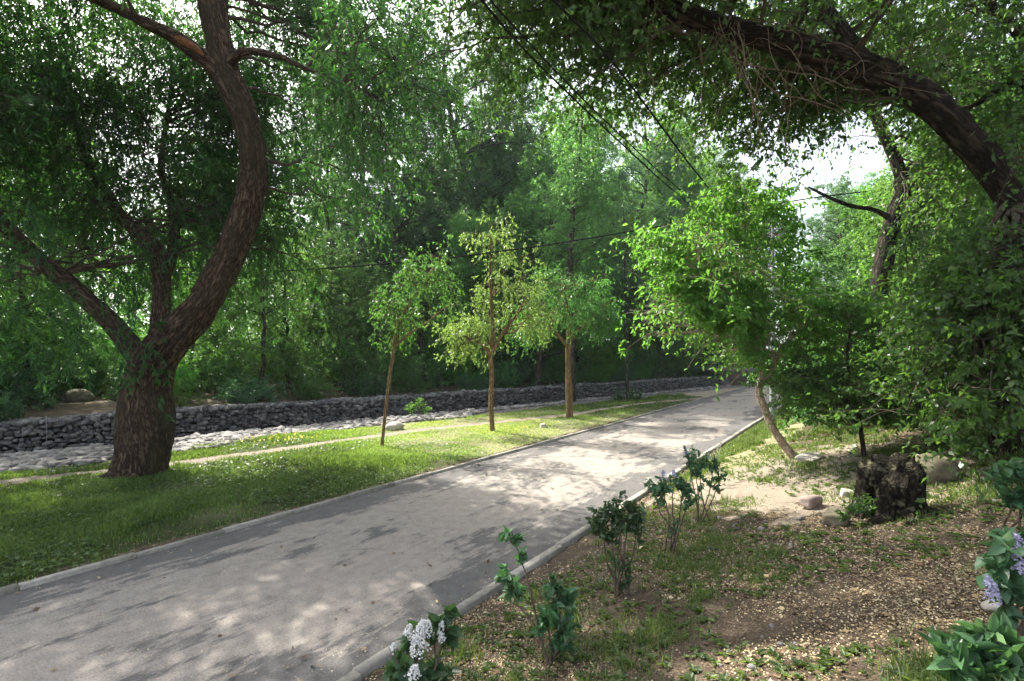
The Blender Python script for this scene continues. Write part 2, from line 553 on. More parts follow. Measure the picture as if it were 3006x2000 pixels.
def ground_mat():
    m, nt, out = new_mat('park_ground')
    tc = nt.nodes.new('ShaderNodeTexCoord')
    A = lambda k: nd(nt, 'ShaderNodeAttribute', attribute_name=k).outputs['Fac']

    def nz(s, d=6.0, r=.6):
        n = nd(nt, 'ShaderNodeTexNoise', Scale=s, Detail=d, Roughness=r)
        nt.links.new(tc.outputs['Object'], n.inputs['Vector'])
        return n.outputs['Fac']
    fine, mid, big = nz(38, 8, .7), nz(5, 6), nz(.7, 4)
    soil = ramp(nt, fine, [(.3, (.032, .026, .021)), (.5, (.078, .061, .047)), (.7, (.16, .128, .098))])
    sand = ramp(nt, fine, [(.3, (.20, .165, .125)), (.55, (.33, .28, .22)), (.75, (.44, .375, .30))])
    turf = ramp(nt, fine, [(.3, (.022, .034, .010)), (.55, (.045, .07, .02)), (.75, (.09, .09, .04))])
    turf = mixc(nt, A('w_dry_sunlit'), turf, ramp(nt, fine, [(.3, (.15, .15, .07)), (.5, (.27, .26, .14)), (.7, (.42, .38, .25))]))  # dry turf, paled further to carry the sunlight on the open lawn
    litt = ramp(nt, mth(nt, 'ADD', mth(nt, 'MULTIPLY', nz(60, 3, .8), .8), mth(nt, 'MULTIPLY', nz(2.2, 5, .65), .22)), [(.34, (.026, .02, .015)), (.5, (.085, .064, .045)), (.6, (.19, .142, .095)), (.7, (.38, .3, .19))])
    gray = ramp(nt, fine, [(.3, (.07, .07, .07)), (.7, (.22, .21, .2))])
    edge = lambda k, a: mth(nt, 'ADD', A(k), mth(nt, 'MULTIPLY', mth(nt, 'SUBTRACT', mid, .5), a), True)
    st = lambda k: ramp(nt, edge(k, .9), [(.4, (0, 0, 0)), (.6, (1, 1, 1))])
    c = mixc(nt, st('w_litter'), soil, litt)
    c = mixc(nt, st('w_sand'), c, sand)
    c = mixc(nt, st('w_turf'), c, turf)
    c = mixc(nt, st('w_gray'), c, gray)
    c = mixc(nt, mth(nt, 'MULTIPLY', big, .35), c, (.09, .07, .05))
    b = nd(nt, 'ShaderNodeBsdfPrincipled', Roughness=.95)
    b.inputs['Specular IOR Level'].default_value = .1
    nt.links.new(c, b.inputs['Base Color'])
    bp = nd(nt, 'ShaderNodeBump', Strength=.7, Distance=.03)
    nt.links.new(fine, bp.inputs['Height'])
    nt.links.new(bp.outputs[0], b.inputs['Normal'])
    nt.links.new(b.outputs[0], out.inputs[0])
    return m


def dry_sunlit(x, y):
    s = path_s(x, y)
    return np.clip(np.interp(s, [5.5, 8, 14, 18], [0, 1, 1, .1]) + .5 * noise2(x * .9, y * .9, 14), 0, 1)  # dry grass and painted sunlight: pale on the sunny lawn, dark near the willow


def zones(x, y):
    d, g, s = path_d(x, y), wall_g(x, y), wall_s(x, y)
    L = (d < -PW)
    tr = np.abs(g - 7.7 - .25 * np.sin(s * .5)) < .28
    turf = L & (s < 28.5) & (g > 5.4) & ~tr & (d < -PW - .25)
    Y = np.maximum(y, .1)
    px, py = (x / Y * F + 512) / K, (HZ + (H - ground(x, y)) / Y * F) / K
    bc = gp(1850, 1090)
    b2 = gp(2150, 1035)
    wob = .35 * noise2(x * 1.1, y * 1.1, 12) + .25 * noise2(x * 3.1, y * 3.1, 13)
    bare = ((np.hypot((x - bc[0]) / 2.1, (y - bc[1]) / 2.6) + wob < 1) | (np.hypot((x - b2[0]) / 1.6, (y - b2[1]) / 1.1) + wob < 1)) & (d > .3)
    verge = (d > .15) & (d < 1.4 + .03 * y) & (y > 9.5)
    w = {}
    w['w_litter'] = np.where((d > 0) & ~bare, np.interp(d, [0, .6, 1.5], [.45, .55, .85]), np.where(g < -1, .6, np.where(L & (d > -PW - .5), .75, .0)))
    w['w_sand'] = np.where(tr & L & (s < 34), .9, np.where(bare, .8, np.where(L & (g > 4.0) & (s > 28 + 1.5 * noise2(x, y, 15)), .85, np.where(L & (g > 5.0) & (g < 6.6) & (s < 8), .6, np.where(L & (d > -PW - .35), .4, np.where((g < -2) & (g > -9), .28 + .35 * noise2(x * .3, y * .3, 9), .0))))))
    w['w_turf'] = np.where(turf, .85, np.where(verge, .75, np.where((d > 0) & ~bare, .28, np.where(g < -9, .9, np.where(g < -3, .35, 0)))))
    w['w_dry_sunlit'] = dry_sunlit(x, y)
    w['w_gray'] = np.where((g > -.9) & (g < 5.3) & L & (s < 50), 1.0, 0)
    return w


gob = mb.build('ground', ground_mat(), smooth=True, attrs=False)
gob['kind'] = 'structure'
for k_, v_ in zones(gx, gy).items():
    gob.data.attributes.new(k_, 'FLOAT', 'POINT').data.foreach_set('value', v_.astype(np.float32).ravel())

# ------------------------------------------------------------------ path and kerbs
ss = np.concatenate([np.arange(-8, 40, .35), np.arange(40, 75, 1.5)])
dd = np.linspace(-PW, 0, 19)
sg, dg = np.meshgrid(ss, dd, indexing='ij')
px_, py_ = path_pt(sg, dg)
pz_ = .0 + .018 * (1 - (2 * (dg + PW / 2) / PW) ** 2) + .006 * noise2(px_ * .8, py_ * .8, 8)
mb = MB()
n2 = len(dd)
ii = (np.arange(len(ss) - 1)[:, None] * n2 + np.arange(n2 - 1)[None]).ravel()
mb.add(np.stack([px_, py_, pz_], -1), [np.stack([ii, ii + 1, ii + n2 + 1, ii + n2], 1)], (np.minimum(-dg, dg + PW) / (PW / 2)).ravel(), np.stack([dg, sg, 0 * sg], -1))


def path_mat():
    m, nt, out = new_mat('dusty_asphalt')
    at = nd(nt, 'ShaderNodeAttribute', attribute_name='barkco')
    ed = nd(nt, 'ShaderNodeAttribute', attribute_name='tint').outputs['Fac']

    def nz(s, sy, d=6.0, r=.6):
        mp = nt.nodes.new('ShaderNodeMapping')
        mp.inputs['Scale'].default_value = (s, s * sy, s)
        nt.links.new(at.outputs['Vector'], mp.inputs['Vector'])
        n = nd(nt, 'ShaderNodeTexNoise', Scale=1.0, Detail=d, Roughness=r)
        nt.links.new(mp.outputs[0], n.inputs['Vector'])
        return n.outputs['Fac']
    big, streak, fine, speck, mid = nz(1.1, .45, 8, .68), nz(3.2, .3, 9, .75), nz(55, 1, 4, .7), nz(150, 1, 2), nz(.5, .5, 3)
    # dust thins out towards the edges and along worn streaks
    dust = mth(nt, 'ADD', mth(nt, 'MULTIPLY', mth(nt, 'SUBTRACT', big, .5), 2.6), mth(nt, 'MULTIPLY', mth(nt, 'SUBTRACT', streak, .5), 2.6))
    dust = mth(nt, 'ADD', dust, mth(nt, 'MULTIPLY', mth(nt, 'SUBTRACT', mth(nt, 'MULTIPLY', ed, 1.9, True), .5), .75))
    f = ramp(nt, mth(nt, 'ADD', dust, .08, True), [(.10, (0, 0, 0)), (.2, (.62, .62, .62)), (.36, (1, 1, 1))])
    dark = ramp(nt, fine, [(.3, (.085, .08, .076)), (.7, (.17, .16, .15))])
    pale = ramp(nt, fine, [(.28, (.16, .143, .122)), (.5, (.295, .266, .229)), (.72, (.43, .39, .34))])
    pale = mixc(nt, ramp(nt, mid, [(.35, (0, 0, 0)), (.65, (.5, .5, .5))]), pale, (.31, .265, .225))
    c = mixc(nt, f, dark, pale)
    c = mixc(nt, 1.0, c, ramp(nt, nz(7, .8, 6, .7), [(.3, (.74, .74, .75)), (.55, (1, 1, 1)), (.75, (1.1, 1.09, 1.07))]), 'MULTIPLY')
    vo = nd(nt, 'ShaderNodeTexVoronoi', feature='DISTANCE_TO_EDGE', Scale=.55)
    wv = nd(nt, 'ShaderNodeTexNoise', Scale=2.2, Detail=6.0)
    nt.links.new(at.outputs['Vector'], wv.inputs['Vector'])
    va = nt.nodes.new('ShaderNodeVectorMath')
    va.operation = 'MULTIPLY_ADD'
    nt.links.new(wv.outputs['Color'], va.inputs[0])
    va.inputs[1].default_value = (.8, .8, .8)
    nt.links.new(at.outputs['Vector'], va.inputs[2])
    nt.links.new(va.outputs[0], vo.inputs['Vector'])
    crack = mth(nt, 'MULTIPLY', ramp(nt, vo.outputs['Distance'], [(.004, (1, 1, 1)), (.012, (0, 0, 0))]), ramp(nt, nz(.45, .6, 2), [(.58, (0, 0, 0)), (.64, (.35, .35, .35))]))
    c = mixc(nt, crack, c, (.06, .055, .05))
    spots = nz(4.5, .8, 4, .6)
    c = mixc(nt, ramp(nt, spots, [(.67, (0, 0, 0)), (.76, (.55, .55, .55))]), c, (.14, .115, .085))
    c = mixc(nt, ramp(nt, speck, [(.62, (0, 0, 0)), (.7, (.5, .5, .5))]), c, (.1, .095, .09))
    c = mixc(nt, ramp(nt, speck, [(.28, (.55, .55, .55)), (.34, (0, 0, 0))]), c, (.5, .47, .42))
    b = nd(nt, 'ShaderNodeBsdfPrincipled', Roughness=.85)
    b.inputs['Specular IOR Level'].default_value = .25
    nt.links.new(c, b.inputs['Base Color'])
    bp = nd(nt, 'ShaderNodeBump', Strength=.35, Distance=.008)
    nt.links.new(mth(nt, 'ADD', fine, speck), bp.inputs['Height'])
    nt.links.new(bp.outputs[0], b.inputs['Normal'])
    nt.links.new(b.outputs[0], out.inputs[0])
    return m


po = mb.build('path', path_mat(), smooth=True)
po['kind'] = 'structure'
for nm, d0, wd, top in (('kerb', -PW - .045, .09, .05), ('kerb', .05, .10, .06)):
    mb = MB()
    s = -6.0
    while s < 60:
        L = R.uniform(1.0, 1.007)
        cx, cy = path_pt(s + L / 2, d0 + R.normal() * .006)
        a = math.atan2(UY, UX) + R.normal() * .006
        ht = top + R.normal() * .006
        x, y, z0, b = L / 2, wd / 2, -.12, .012
        prof = [(-y, z0), (-y, ht - b), (-y + b, ht), (y - b, ht), (y, ht - b), (y, z0)]
        v = np.array([[e * x, q[0], q[1]] for e in (-1, 1) for q in prof])
        v[:, 2] += np.where(v[:, 2] > 0, R.normal(size=12) * .003, 0)
        v = np.stack([v[:, 0] * cos(a) - v[:, 1] * sin(a) + cx, v[:, 0] * sin(a) + v[:, 1] * cos(a) + cy, v[:, 2]], 1)
        mb.add(v, [[(i, i + 6, i + 7, i + 1) for i in range(5)], [(0, 1, 2, 3, 4, 5)[::1], (11, 10, 9, 8, 7, 6)]], R.uniform())
        s += 1.014
    ko = mb.build(nm, M['kerb'])
    ko['kind'] = 'structure'


# ------------------------------------------------------------------ stones
def rocks(mb, c, size, rng, flat=1.0, rz=None, tilt=.25, tint=None):
    """angular stones: a jittered 26 corner block each"""
    n = len(c)
    tp = np.array([(x, y, z) for x in (-1, 0, 1) for y in (-1, 0, 1) for z in (-1, 0, 1) if (x, y, z) != (0, 0, 0)], float)
    ln = np.abs(tp).sum(1)
    tp = tp * np.where(ln == 3, .74, np.where(ln == 2, .9, 1.0))[:, None]
    idx = {tuple(np.sign(t).astype(int)): i for i, t in enumerate(tp)}
    fc = []
    for ax in range(3):
        for sg_ in (-1, 1):
            o = [a for a in range(3) if a != ax]
            for a in (-1, 0):
                for b in (-1, 0):
                    q = []
                    for da, db in ((0, 0), (1, 0), (1, 1), (0, 1)):
                        k = [0, 0, 0]
                        k[ax], k[o[0]], k[o[1]] = sg_, a + da, b + db
                        q.append(idx[tuple(k)])
                    fc.append(q if (sg_ > 0) == (ax != 1) else q[::-1])
    v = tp[None] * (1 + rng.normal(size=(n, 26, 1)) * .11) + rng.normal(size=(n, 26, 3)) * .07
    v = v * np.asarray(size)[:, None, :] / 2
    a = rng.uniform(0, 2 * pi, n) if rz is None else rz
    b = rng.normal(size=n) * tilt
    cb, sb = np.cos(b)[:, None], np.sin(b)[:, None]
    x, y, z = v[..., 0], v[..., 1], v[..., 2]
    x, z = x * cb - z * sb, x * sb + z * cb
    ca, sa = np.cos(a)[:, None], np.sin(a)[:, None]
    v = np.stack([x * ca - y * sa, x * sa + y * ca, z], -1) + c[:, None, :]
    base = (np.arange(n) * 26)[:, None, None]
    mb.add(v, [(base + np.array(fc)[None]).reshape(-1, 4)], np.repeat(rng.uniform(0, 1, n) if tint is None else tint, 26))


rng = np.random.default_rng(5)
wall = thing('gabion_wall', 'long grey gabion wall of broken stone in wire baskets along the dry ditch', 'retaining wall', (*wall_pt(10, -.5), -.9))
WA = math.atan2(.687, .727)
S0, S1 = -9.0, 47.0


def wtop(s):
    return .42 + .05 * noise2(s * .55, 1.3, 31) + .035 * noise2(s * 1.9, 4.1, 32) - .04 * (np.abs(((s / 2.0) % 1) - .5) > .46)


cs_, sz_ = [], []
z = -.93
while z < .42:
    h = rng.uniform(.085, .125)
    s = S0 + rng.uniform(0, .2)
    while s < S1:
        w = rng.uniform(.10, .30) * (1 if s < 20 else 1.25)
        if z + h * .5 < wtop(s):
            bul = .05 * sin(pi * (z + .93) / 1.35) + .03 * noise2(s * .7, z * 1.5, 33)
            x, y = wall_pt(s + w / 2, -.12 + bul + rng.normal() * .03)
            cs_.append((x, y, z + h / 2 + rng.normal() * .028))
            sz_.append((w * rng.uniform(.8, 1.1), .26, h * rng.uniform(.7, 1.5)))
        s += w
    z += h
c_, q_ = np.array(cs_), np.array(sz_)
m1 = MB()
rocks(m1, c_, q_, rng, rz=WA + rng.normal(size=len(c_)) * .2, tilt=.32)
n = 2600                                     # stones of the top course
s = rng.uniform(S0, S1, n)
g = rng.uniform(-1.0, -.02, n)
x, y = wall_pt(s, g)
c_ = np.stack([x, y, wtop(s) - .05 - .05 * np.clip(np.abs(g + .5) * 2 - .6, 0, 1) + rng.normal(size=n) * .012], 1)
rocks(m1, c_, np.stack([rng.uniform(.14, .34, n), rng.uniform(.12, .26, n), rng.uniform(.08, .16, n)], 1), rng, tilt=.2)
m1.build('stone_fill', M['stone'], wall)
m1 = MB()
for s in np.arange(S0, S1, 2.0):
    x, y = wall_pt(s + 1, -.52)
    m1.box((x, y, -.3), (1.99, .72, 1.28), WA)
m1.build('stone_core', M['core'], wall)
m1 = MB()
ps = []
for s in np.arange(S0, S1, 2.0):
    ps.append([(*wall_pt(s, gg), zz) for gg, zz in ((.05, -.95), (.075, -.5), (.085, -.2), (.07, .2), (.0, .40), (-.3, .47), (-.6, .47), (-1.0, .44))])
tubes(m1, np.array(ps), np.full((len(ps), 8), .010), 4)
ps = []
for zz in np.arange(-.9, .4, .16):
    ss_ = np.linspace(S0, S1, 120)
    x, y = wall_pt(ss_, .075 + .05 * np.sin(pi * (zz + .93) / 1.35) - .02)
    ps.append(np.stack([x, y, zz + 0 * x], 1))
tubes(m1, np.array(ps), np.full((len(ps), 120), .003), 3)
m1.build('wire_mesh', M['wire'], wall)

# loose stones that line the near side of the ditch
n = 11000
s = rng.uniform(-9, 40, n)
g = np.where(rng.uniform(0, 1, n) < .9, rng.uniform(2.8, 7.0, n), rng.uniform(1.6, 3.0, n))
keep = (g < 4.2 + np.interp(s, [2, 6, 13, 16], [2.5, 1.3, 1.2, 0]) + .5 * noise2(s * .8, 2.2, 41)) & ~((s > 22) & (rng.uniform(0, 1, n) < .3))
s, g = s[keep], g[keep]
x, y = wall_pt(s, g)
keep = path_d(x, y) < -PW - .4
x, y, s = x[keep], y[keep], s[keep]
n = len(x)
c_ = np.stack([x, y, ground(x, y) + .02], 1)
q = rng.uniform(.10, .34, n)
m1 = MB()
rocks(m1, c_, np.stack([q, q * rng.uniform(.6, .95, n), q * rng.uniform(.3, .5, n)], 1), rng, tilt=.22)
o = m1.build('rubble', M['rubble'])
o['kind'] = 'stuff'

# ------------------------------------------------------------------ big willow on the left
rng = np.random.default_rng(21)
wb = P(322, 1098, 10.2)
wil = thing('willow_tree', 'massive old willow with twisted furrowed trunk and S-shaped main limb, left of the path', 'tree', (wb[0], wb[1], 0))


def limb(rows, n, f=1.0):
    """rows of (x, y, width, depth) in sketch coordinates"""
    r = np.array([[*P(a, b, Y), w * f * K / F * Y / 2 / math.sqrt(1 + ((a * K - 512) / F) ** 2)] for a, b, w, Y in rows])
    q = spline(r, n)
    return q[:, :3], q[:, 3]


main, mr = limb([(318, 1135, 166, 10.2), (321, 1100, 142, 10.2), (329, 1045, 131, 10.2), (331, 990, 140, 10.2), (333, 940, 131, 10.2), (337, 890, 116, 10.2), (352, 838, 104, 10.2), (392, 785, 90, 10.1), (455, 715, 80, 10.0),
                 (512, 620, 72, 9.9), (556, 520, 66, 9.8), (580, 430, 62, 9.7), (580, 340, 60, 9.6), (556, 250, 62, 9.6), (520, 170, 66, 9.6), (503, 90, 62, 9.6), (488, 0, 64, 9.7), (470, -120, 52, 9.8), (430, -260, 36, 10), (400, -420, 18, 10.2)], 330)
lft, lr = limb([(335, 850, 62, 10.25), (300, 798, 60, 10.3), (255, 742, 52, 10.3), (200, 690, 48, 10.3), (150, 648, 46, 10.3), (95, 600, 44, 10.2), (40, 548, 42, 10.1), (-20, 490, 38, 10), (-120, 400, 30, 9.8), (-240, 260, 18, 9.6)], 150)
midl, mdr = limb([(362, 830, 56, 10.5), (364, 770, 50, 10.6), (371, 700, 46, 10.7), (372, 640, 44, 10.8), (362, 585, 42, 10.9), (330, 545, 36, 11), (285, 505, 30, 11.1), (240, 440, 26, 11.3), (200, 360, 20, 11.5), (170, 250, 14, 11.8), (150, 120, 9, 12)], 130)
mid2, m2r = limb([(370, 650, 34, 10.8), (392, 600, 28, 11), (402, 540, 24, 11.2), (395, 470, 20, 11.5), (372, 400, 16, 11.8), (380, 300, 12, 12.2), (400, 180, 8, 12.6)], 70)
upl, ur = limb([(530, 190, 56, 9.6), (490, 150, 44, 9.5), (440, 112, 40, 9.4), (395, 82, 36, 9.3), (340, 55, 30, 9.2), (270, 20, 26, 9.1), (200, -10, 22, 9.0), (80, -60, 16, 8.8)], 90)
rr1, r1r = limb([(515, 160, 30, 9.6), (560, 120, 20, 9.3), (640, 130, 14, 9), (720, 165, 11, 8.8), (800, 190, 8, 8.6), (880, 230, 5, 8.5)], 60)
rr2, r2r = limb([(490, 10, 44, 9.7), (560, -90, 30, 9.3), (680, -150, 22, 9), (820, -180, 16, 8.8), (960, -160, 10, 8.6)], 60)
rr3, r3r = limb([(470, -120, 40, 9.8), (560, -240, 28, 10.6), (700, -320, 20, 11.5), (850, -340, 12, 12.2)], 60)
mb = MB()
RG = dict(freq=10, flen=2.6, amp=.045, lump=.11, twist=.25)
tubes(mb, main, mr, 110, ref=(0, 1, .05), rough=RG)
for p_, r_ in ((lft, lr), (midl, mdr), (mid2, m2r), (upl, ur)):
    tubes(mb, p_, r_, 48, ref=(0, 1, .05), rough=dict(freq=13, flen=3.5, amp=.02, lump=.16, twist=.2))
for p_, r_ in ((rr1, r1r), (rr2, r2r), (rr3, r3r)):
    tubes(mb, p_, r_, 12, ref=(0, 1, .05), rough=dict(freq=14, flen=3, amp=.006, lump=.12))
for a_, l_, r_ in ((-1.2, .75, .17), (-2.1, .8, .19), (-.3, .7, .16), (2.9, .7, .17), (.9, .6, .15), (-2.8, .6, .14)):
    k_ = np.linspace(.3, 1.25, 16)
    aa = a_ + .2 * np.sin(k_ * 5)
    x_, y_ = wb[0] + np.cos(aa) * k_ * l_, wb[1] + np.sin(aa) * k_ * l_
    tubes(mb, np.stack([x_, y_, .30 * np.exp(-(k_ - .3) * 2.6) - .10], 1), r_ * (1.15 - .75 * k_), 20, ref=(0, 0, 1), rough=dict(freq=14, flen=4, amp=.018, lump=.2))
mb.build('trunk', M['willow_bark'], wil, smooth=True)
# torn wood where a bough broke off
mb = MB()
tp = np.array([[*P(a, b, 9.28), w] for a, b, w in ((470, 128, .02), (445, 108, .055), (415, 92, .07), (395, 80, .05), (372, 70, .015))])
q = spline(tp, 24)
tubes(mb, q[:, :3], q[:, 3], 14, ref=(0, 1, 0), rough=dict(freq=30, flen=2, amp=.012, lump=.2))
M['torn'] = bark_mat('torn_wood', (.20, .09, .04), (.36, .18, .09), 20, .12, .5)
mb.build('broken_bough', M['torn'], wil, smooth=True)

lim = [main[150:], lft[60:], midl[50:], mid2[20:], upl[20:], rr1[10:], rr2, rr3]


def crown_pts(n, c, r, rng, zmin=-9, inner=.35):
    v = unit(rng.normal(size=(n * 4, 3))) * (rng.uniform(inner ** 3, 1, (n * 4, 1)) ** (1 / 3.)) * np.array(r) + np.array(c)
    v = v[v[:, 2] > zmin]
    return v[:n]


def wcull(p):
    px, py = (p[:, 0] / p[:, 1] * F + 512) / K, (HZ - (p[:, 2] - H) / p[:, 1] * F) / K
    inside = in_poly(px, py, [(-60, 420), (120, 300), (330, -60), (400, -200), (720, -200), (720, 120), (690, 420), (640, 700), (450, 900), (250, 900), (60, 700)])
    return shades(p, rng) | (inside & (p[:, 1] < 10.1 + rng.normal(size=len(p)) * .2) & (rng.uniform(0, 1, len(p)) < .93)) | (p[:, 1] < 6.5)


def front(paths):
    q = paths.reshape(-1, 3)
    px, py = (q[:, 0] / q[:, 1] * F + 512) / K, (HZ - (q[:, 2] - H) / q[:, 1] * F) / K
    m = in_poly(px, py, [(-60, 420), (120, 300), (330, -60), (400, -200), (720, -200), (720, 120), (690, 420), (640, 700), (450, 900), (250, 900), (60, 700)]) & (q[:, 1] < 10.0)
    return m.reshape(paths.shape[:2]).mean(1)


tg = np.vstack([crown_pts(150, (-7.8, 10.0, 8.8), (6.0, 5.4, 4.2), rng, 4.2), crown_pts(110, (-9.3, 8.2, 8.3), (3.8, 2.4, 3.2), rng, 5.2), crown_pts(46, (-5.3, 12.4, 9.3), (2.3, 1.2, 2.6), rng, 6), crown_pts(34, (-10.5, 10.4, 5.6), (3.6, 3.0, 2.6), rng, 3.4), crown_pts(40, (-3.4, 9.6, 7.6), (2.4, 2.6, 2.6), rng, 5.6), crown_pts(80, (-7.0, 12.3, 7.2), (4.8, 2.0, 3.2), rng, 4.4)])
b1 = reach(lim, tg, rng, .12, 10)
b1 = b1[front(b1) < .12]
L1 = np.linalg.norm(b1[:, -1] - b1[:, 0], axis=1)
b2 = twigs(b1, 10, .3, 1.0, (.7, 1.9), 6, .7, .18, .10, rng, .15)
b2 = b2[front(b2) < .2]
b3 = twigs(b2, 5, .2, 1.0, (.4, 1.2), 6, .6, .16, .20, rng)
b3 = b3[front(b3) < .3]
b3 = b3[b3[:, -1, 2] > 1.9]
mb = MB()
tubes(mb, b1, taper(len(b1), 10, .008 + .009 * L1, .007), 6)
tubes(mb, b2, taper(len(b2), 7, .010, .004), 4)
tubes(mb, b3[::2], taper(len(b3[::2]), 7, .005, .003), 3)
mb.build('branches', M['twig'], wil)
mb = MB()
cull = wcull
leaf_on(mb, b3, 14, .05, .12, .28, rng, 'diamond', .6, .35, .5, cull)
leaf_on(mb, b2, 11, .3, .115, .26, rng, 'diamond', .7, .4, .5, cull)
# low sprigs in front of the trunk and to its left
st = np.vstack([P(a, b, Y)[None] for a, b, Y in ((20, 470, 8.6), (60, 520, 8.5), (110, 560, 8.8), (-30, 600, 8.4), (150, 640, 9), (30, 690, 8.6), (230, 700, 9.2), (300, 760, 9.4), (80, 760, 8.8), (180, 760, 9.1), (-20, 760, 8.5), (120, 820, 9.), (250, 800, 9.3), (365, 850, 9.5))])
st = np.repeat(st, 7, 0) + rng.normal(size=(len(st) * 7, 3)) * .2
b4 = walk(st, rng.normal(size=st.shape) * .6 + np.array([0, 0, -.3]), rng.uniform(.35, .8, len(st)), 6, .15, .16, rng)
leaf_on(mb, b4, 16, .0, .13, .23, rng, 'lance', .6, .35, .5)
tubes(mb, b4, taper(len(b4), 7, .004, .002), 3)
mb.build('crown', M['willow'], wil)
print('willow leaves', mb.n // 4)

# ------------------------------------------------------------------ arching elm on the right
rng = np.random.default_rng(22)
eb = gp(2318, 1045)
Ye = eb[1]
elm = thing('arching_elm', 'big dark-barked elm at the right whose trunk arches overhead across the path', 'tree', eb)
yy = Ye
arch, ar = limb([(2345, 1090, 150, yy), (2335, 1030, 128, yy), (2335, 900, 108, yy), (2345, 760, 100, yy), (2352, 640, 96, yy), (2352, 560, 92, yy), (2335, 480, 92, yy + .05), (2285, 390, 92, yy + .1), (2225, 318, 88, yy + .1), (2160, 252, 84, yy + .1), (2085, 200, 80, yy + .1), (2000, 160, 76, yy), (1900, 125, 74, yy), (1800, 98, 70, yy - .1), (1700, 70, 64, yy - .1), (1600, 40, 56, yy - .2), (1500, -5, 46, yy - .2), (1380, -70, 34, yy - .3), (1230, -130, 20, yy - .4), (1100, -160, 9, yy - .5)], 300, .86)
e2, e2r = limb([(2352, 560, 70, yy), (2420, 440, 56, yy + .2), (2440, 300, 50, yy + .4), (2370, 190, 44, yy + .6), (2300, 205, 24, yy + .7), (2235, 245, 16, yy + .8), (2170, 255, 10, yy + .9), (2090, 230, 6, yy + 1)], 90)
e3, e3r = limb([(2440, 310, 46, yy + .4), (2420, 180, 40, yy + .5), (2330, 60, 30, yy + .7), (2220, -40, 22, yy + 1), (2080, -120, 12, yy + 1.3)], 60)
e4, e4r = limb([(2000, 160, 50, yy), (1930, 60, 36, yy + .3), (1830, -60, 28, yy + .6), (1700, -180, 18, yy + .9), (1560, -260, 10, yy + 1.2)], 60)
mb = MB()
tubes(mb, arch, ar, 84, ref=(0, 1, .05), rough=dict(freq=14, flen=4, amp=.028, lump=.2, twist=.3))
tubes(mb, e2, e2r, 28, ref=(0, 1, .05), rough=dict(freq=16, flen=4, amp=.01, lump=.12))
for p_, r_ in ((e3, e3r), (e4, e4r)):
    tubes(mb, p_, r_, 20, ref=(0, 1, .05), rough=dict(freq=16, flen=4, amp=.008, lump=.12))
mb.build('trunk', M['dark_bark'], elm, smooth=True)
lim = [arch[90:], e2[10:], e3, e4]
tg = np.vstack([crown_pts(90, (3.4, 7.0, 8.3), (4.6, 3.2, 2.6), rng, 5.7), crown_pts(36, (.9, 6.6, 6.9), (1.7, 1.7, 1.5), rng, 5.3), crown_pts(46, (6.6, 7.4, 6.4), (1.9, 1.8, 2.0), rng, 4.2), crown_pts(34, (3.6, 8.4, 6.7), (1.8, 1.2, .9), rng, 5.3), crown_pts(30, P(2320, 850, 5.4), (.9, .5, .9), rng, 1.4, .1), crown_pts(24, P(2240, 930, 5.7), (.8, .5, .5), rng, 1.4, .1), crown_pts(34, (.2, 6.8, 7.4), (2.0, 1.9, 1.4), rng, 5.6)])
gapok = lambda p: ~in_poly((p[:, 0] / p[:, 1] * F + 512) / K, (HZ - (p[:, 2] - H) / p[:, 1] * F) / K, [(1860, 360), (1925, 300), (1985, 235), (2050, 280), (2110, 340), (2080, 440), (2065, 520), (2000, 500), (1960, 425), (1890, 450)])
tg = tg[gapok(tg)]
b1 = reach(lim, tg, rng, .1, 9)
L1 = np.linalg.norm(b1[:, -1] - b1[:, 0], axis=1)
b2 = twigs(b1, 9, .25, 1.0, (.5, 1.3), 6, .75, .2, .06, rng, .05, .5)
b3 = twigs(b2, 4, .2, 1.0, (.25, .7), 4, .6, .16, .10, rng, 0, .6)
mb = MB()
tubes(mb, b1, taper(len(b1), 9, .010 + .010 * L1, .006), 6)
tubes(mb, b2, taper(len(b2), 7, .007, .003), 4)
mb.build('branches', M['twig'], elm)
mb = MB()
def ecull(p):
    px, py = (p[:, 0] / p[:, 1] * F + 512) / K, (HZ - (p[:, 2] - H) / p[:, 1] * F) / K
    infront = in_poly(px, py, [(1480, -60), (1660, 10), (1950, 90), (2140, 190), (2300, 330), (2420, 420), (2420, 620), (2290, 620), (2270, 480), (2120, 310), (1940, 210), (1700, 120), (1480, 60)]) & (p[:, 1] < yy + .2)
    u = rng.uniform(0, 1, len(p))
    return shades(p, rng) | (~gapok(p) & (u < .62)) | (infront & (u < .72))


cull = ecull
leaf_on(mb, b3, 13, .1, .078, .5, rng, 'diamond', .6, .35, .6, cull)
leaf_on(mb, b2, 10, .3, .078, .5, rng, 'diamond', .7, .35, .6, cull)
mb.build('crown', M['elm'], elm)
print('elm leaves', mb.n // 4)
# dry vines tangled over the limb and hanging from it
mb = MB()
i = rng.integers(150, 262, 48)
st = arch[i] + rng.normal(size=(48, 3)) * .10
v1 = walk(st, rng.normal(size=(48, 3)) * .8 + np.array([.3, -.2, .0]), rng.uniform(.5, 1.6, 48), 14, .22, .07, rng)
i = rng.integers(175, 250, 34)
v2 = walk(arch[i] + rng.normal(size=(34, 3)) * .08, rng.normal(size=(34, 3)) * .3 + np.array([0, 0, -.8]), rng.uniform(.8, 2.2, 34), 16, .16, .05, rng)
tubes(mb, v1, taper(48, 15, .005, .002), 4)
tubes(mb, v2, taper(34, 17, .007, .0025), 4)
mb.build('dry_vine', M['vine'], elm)


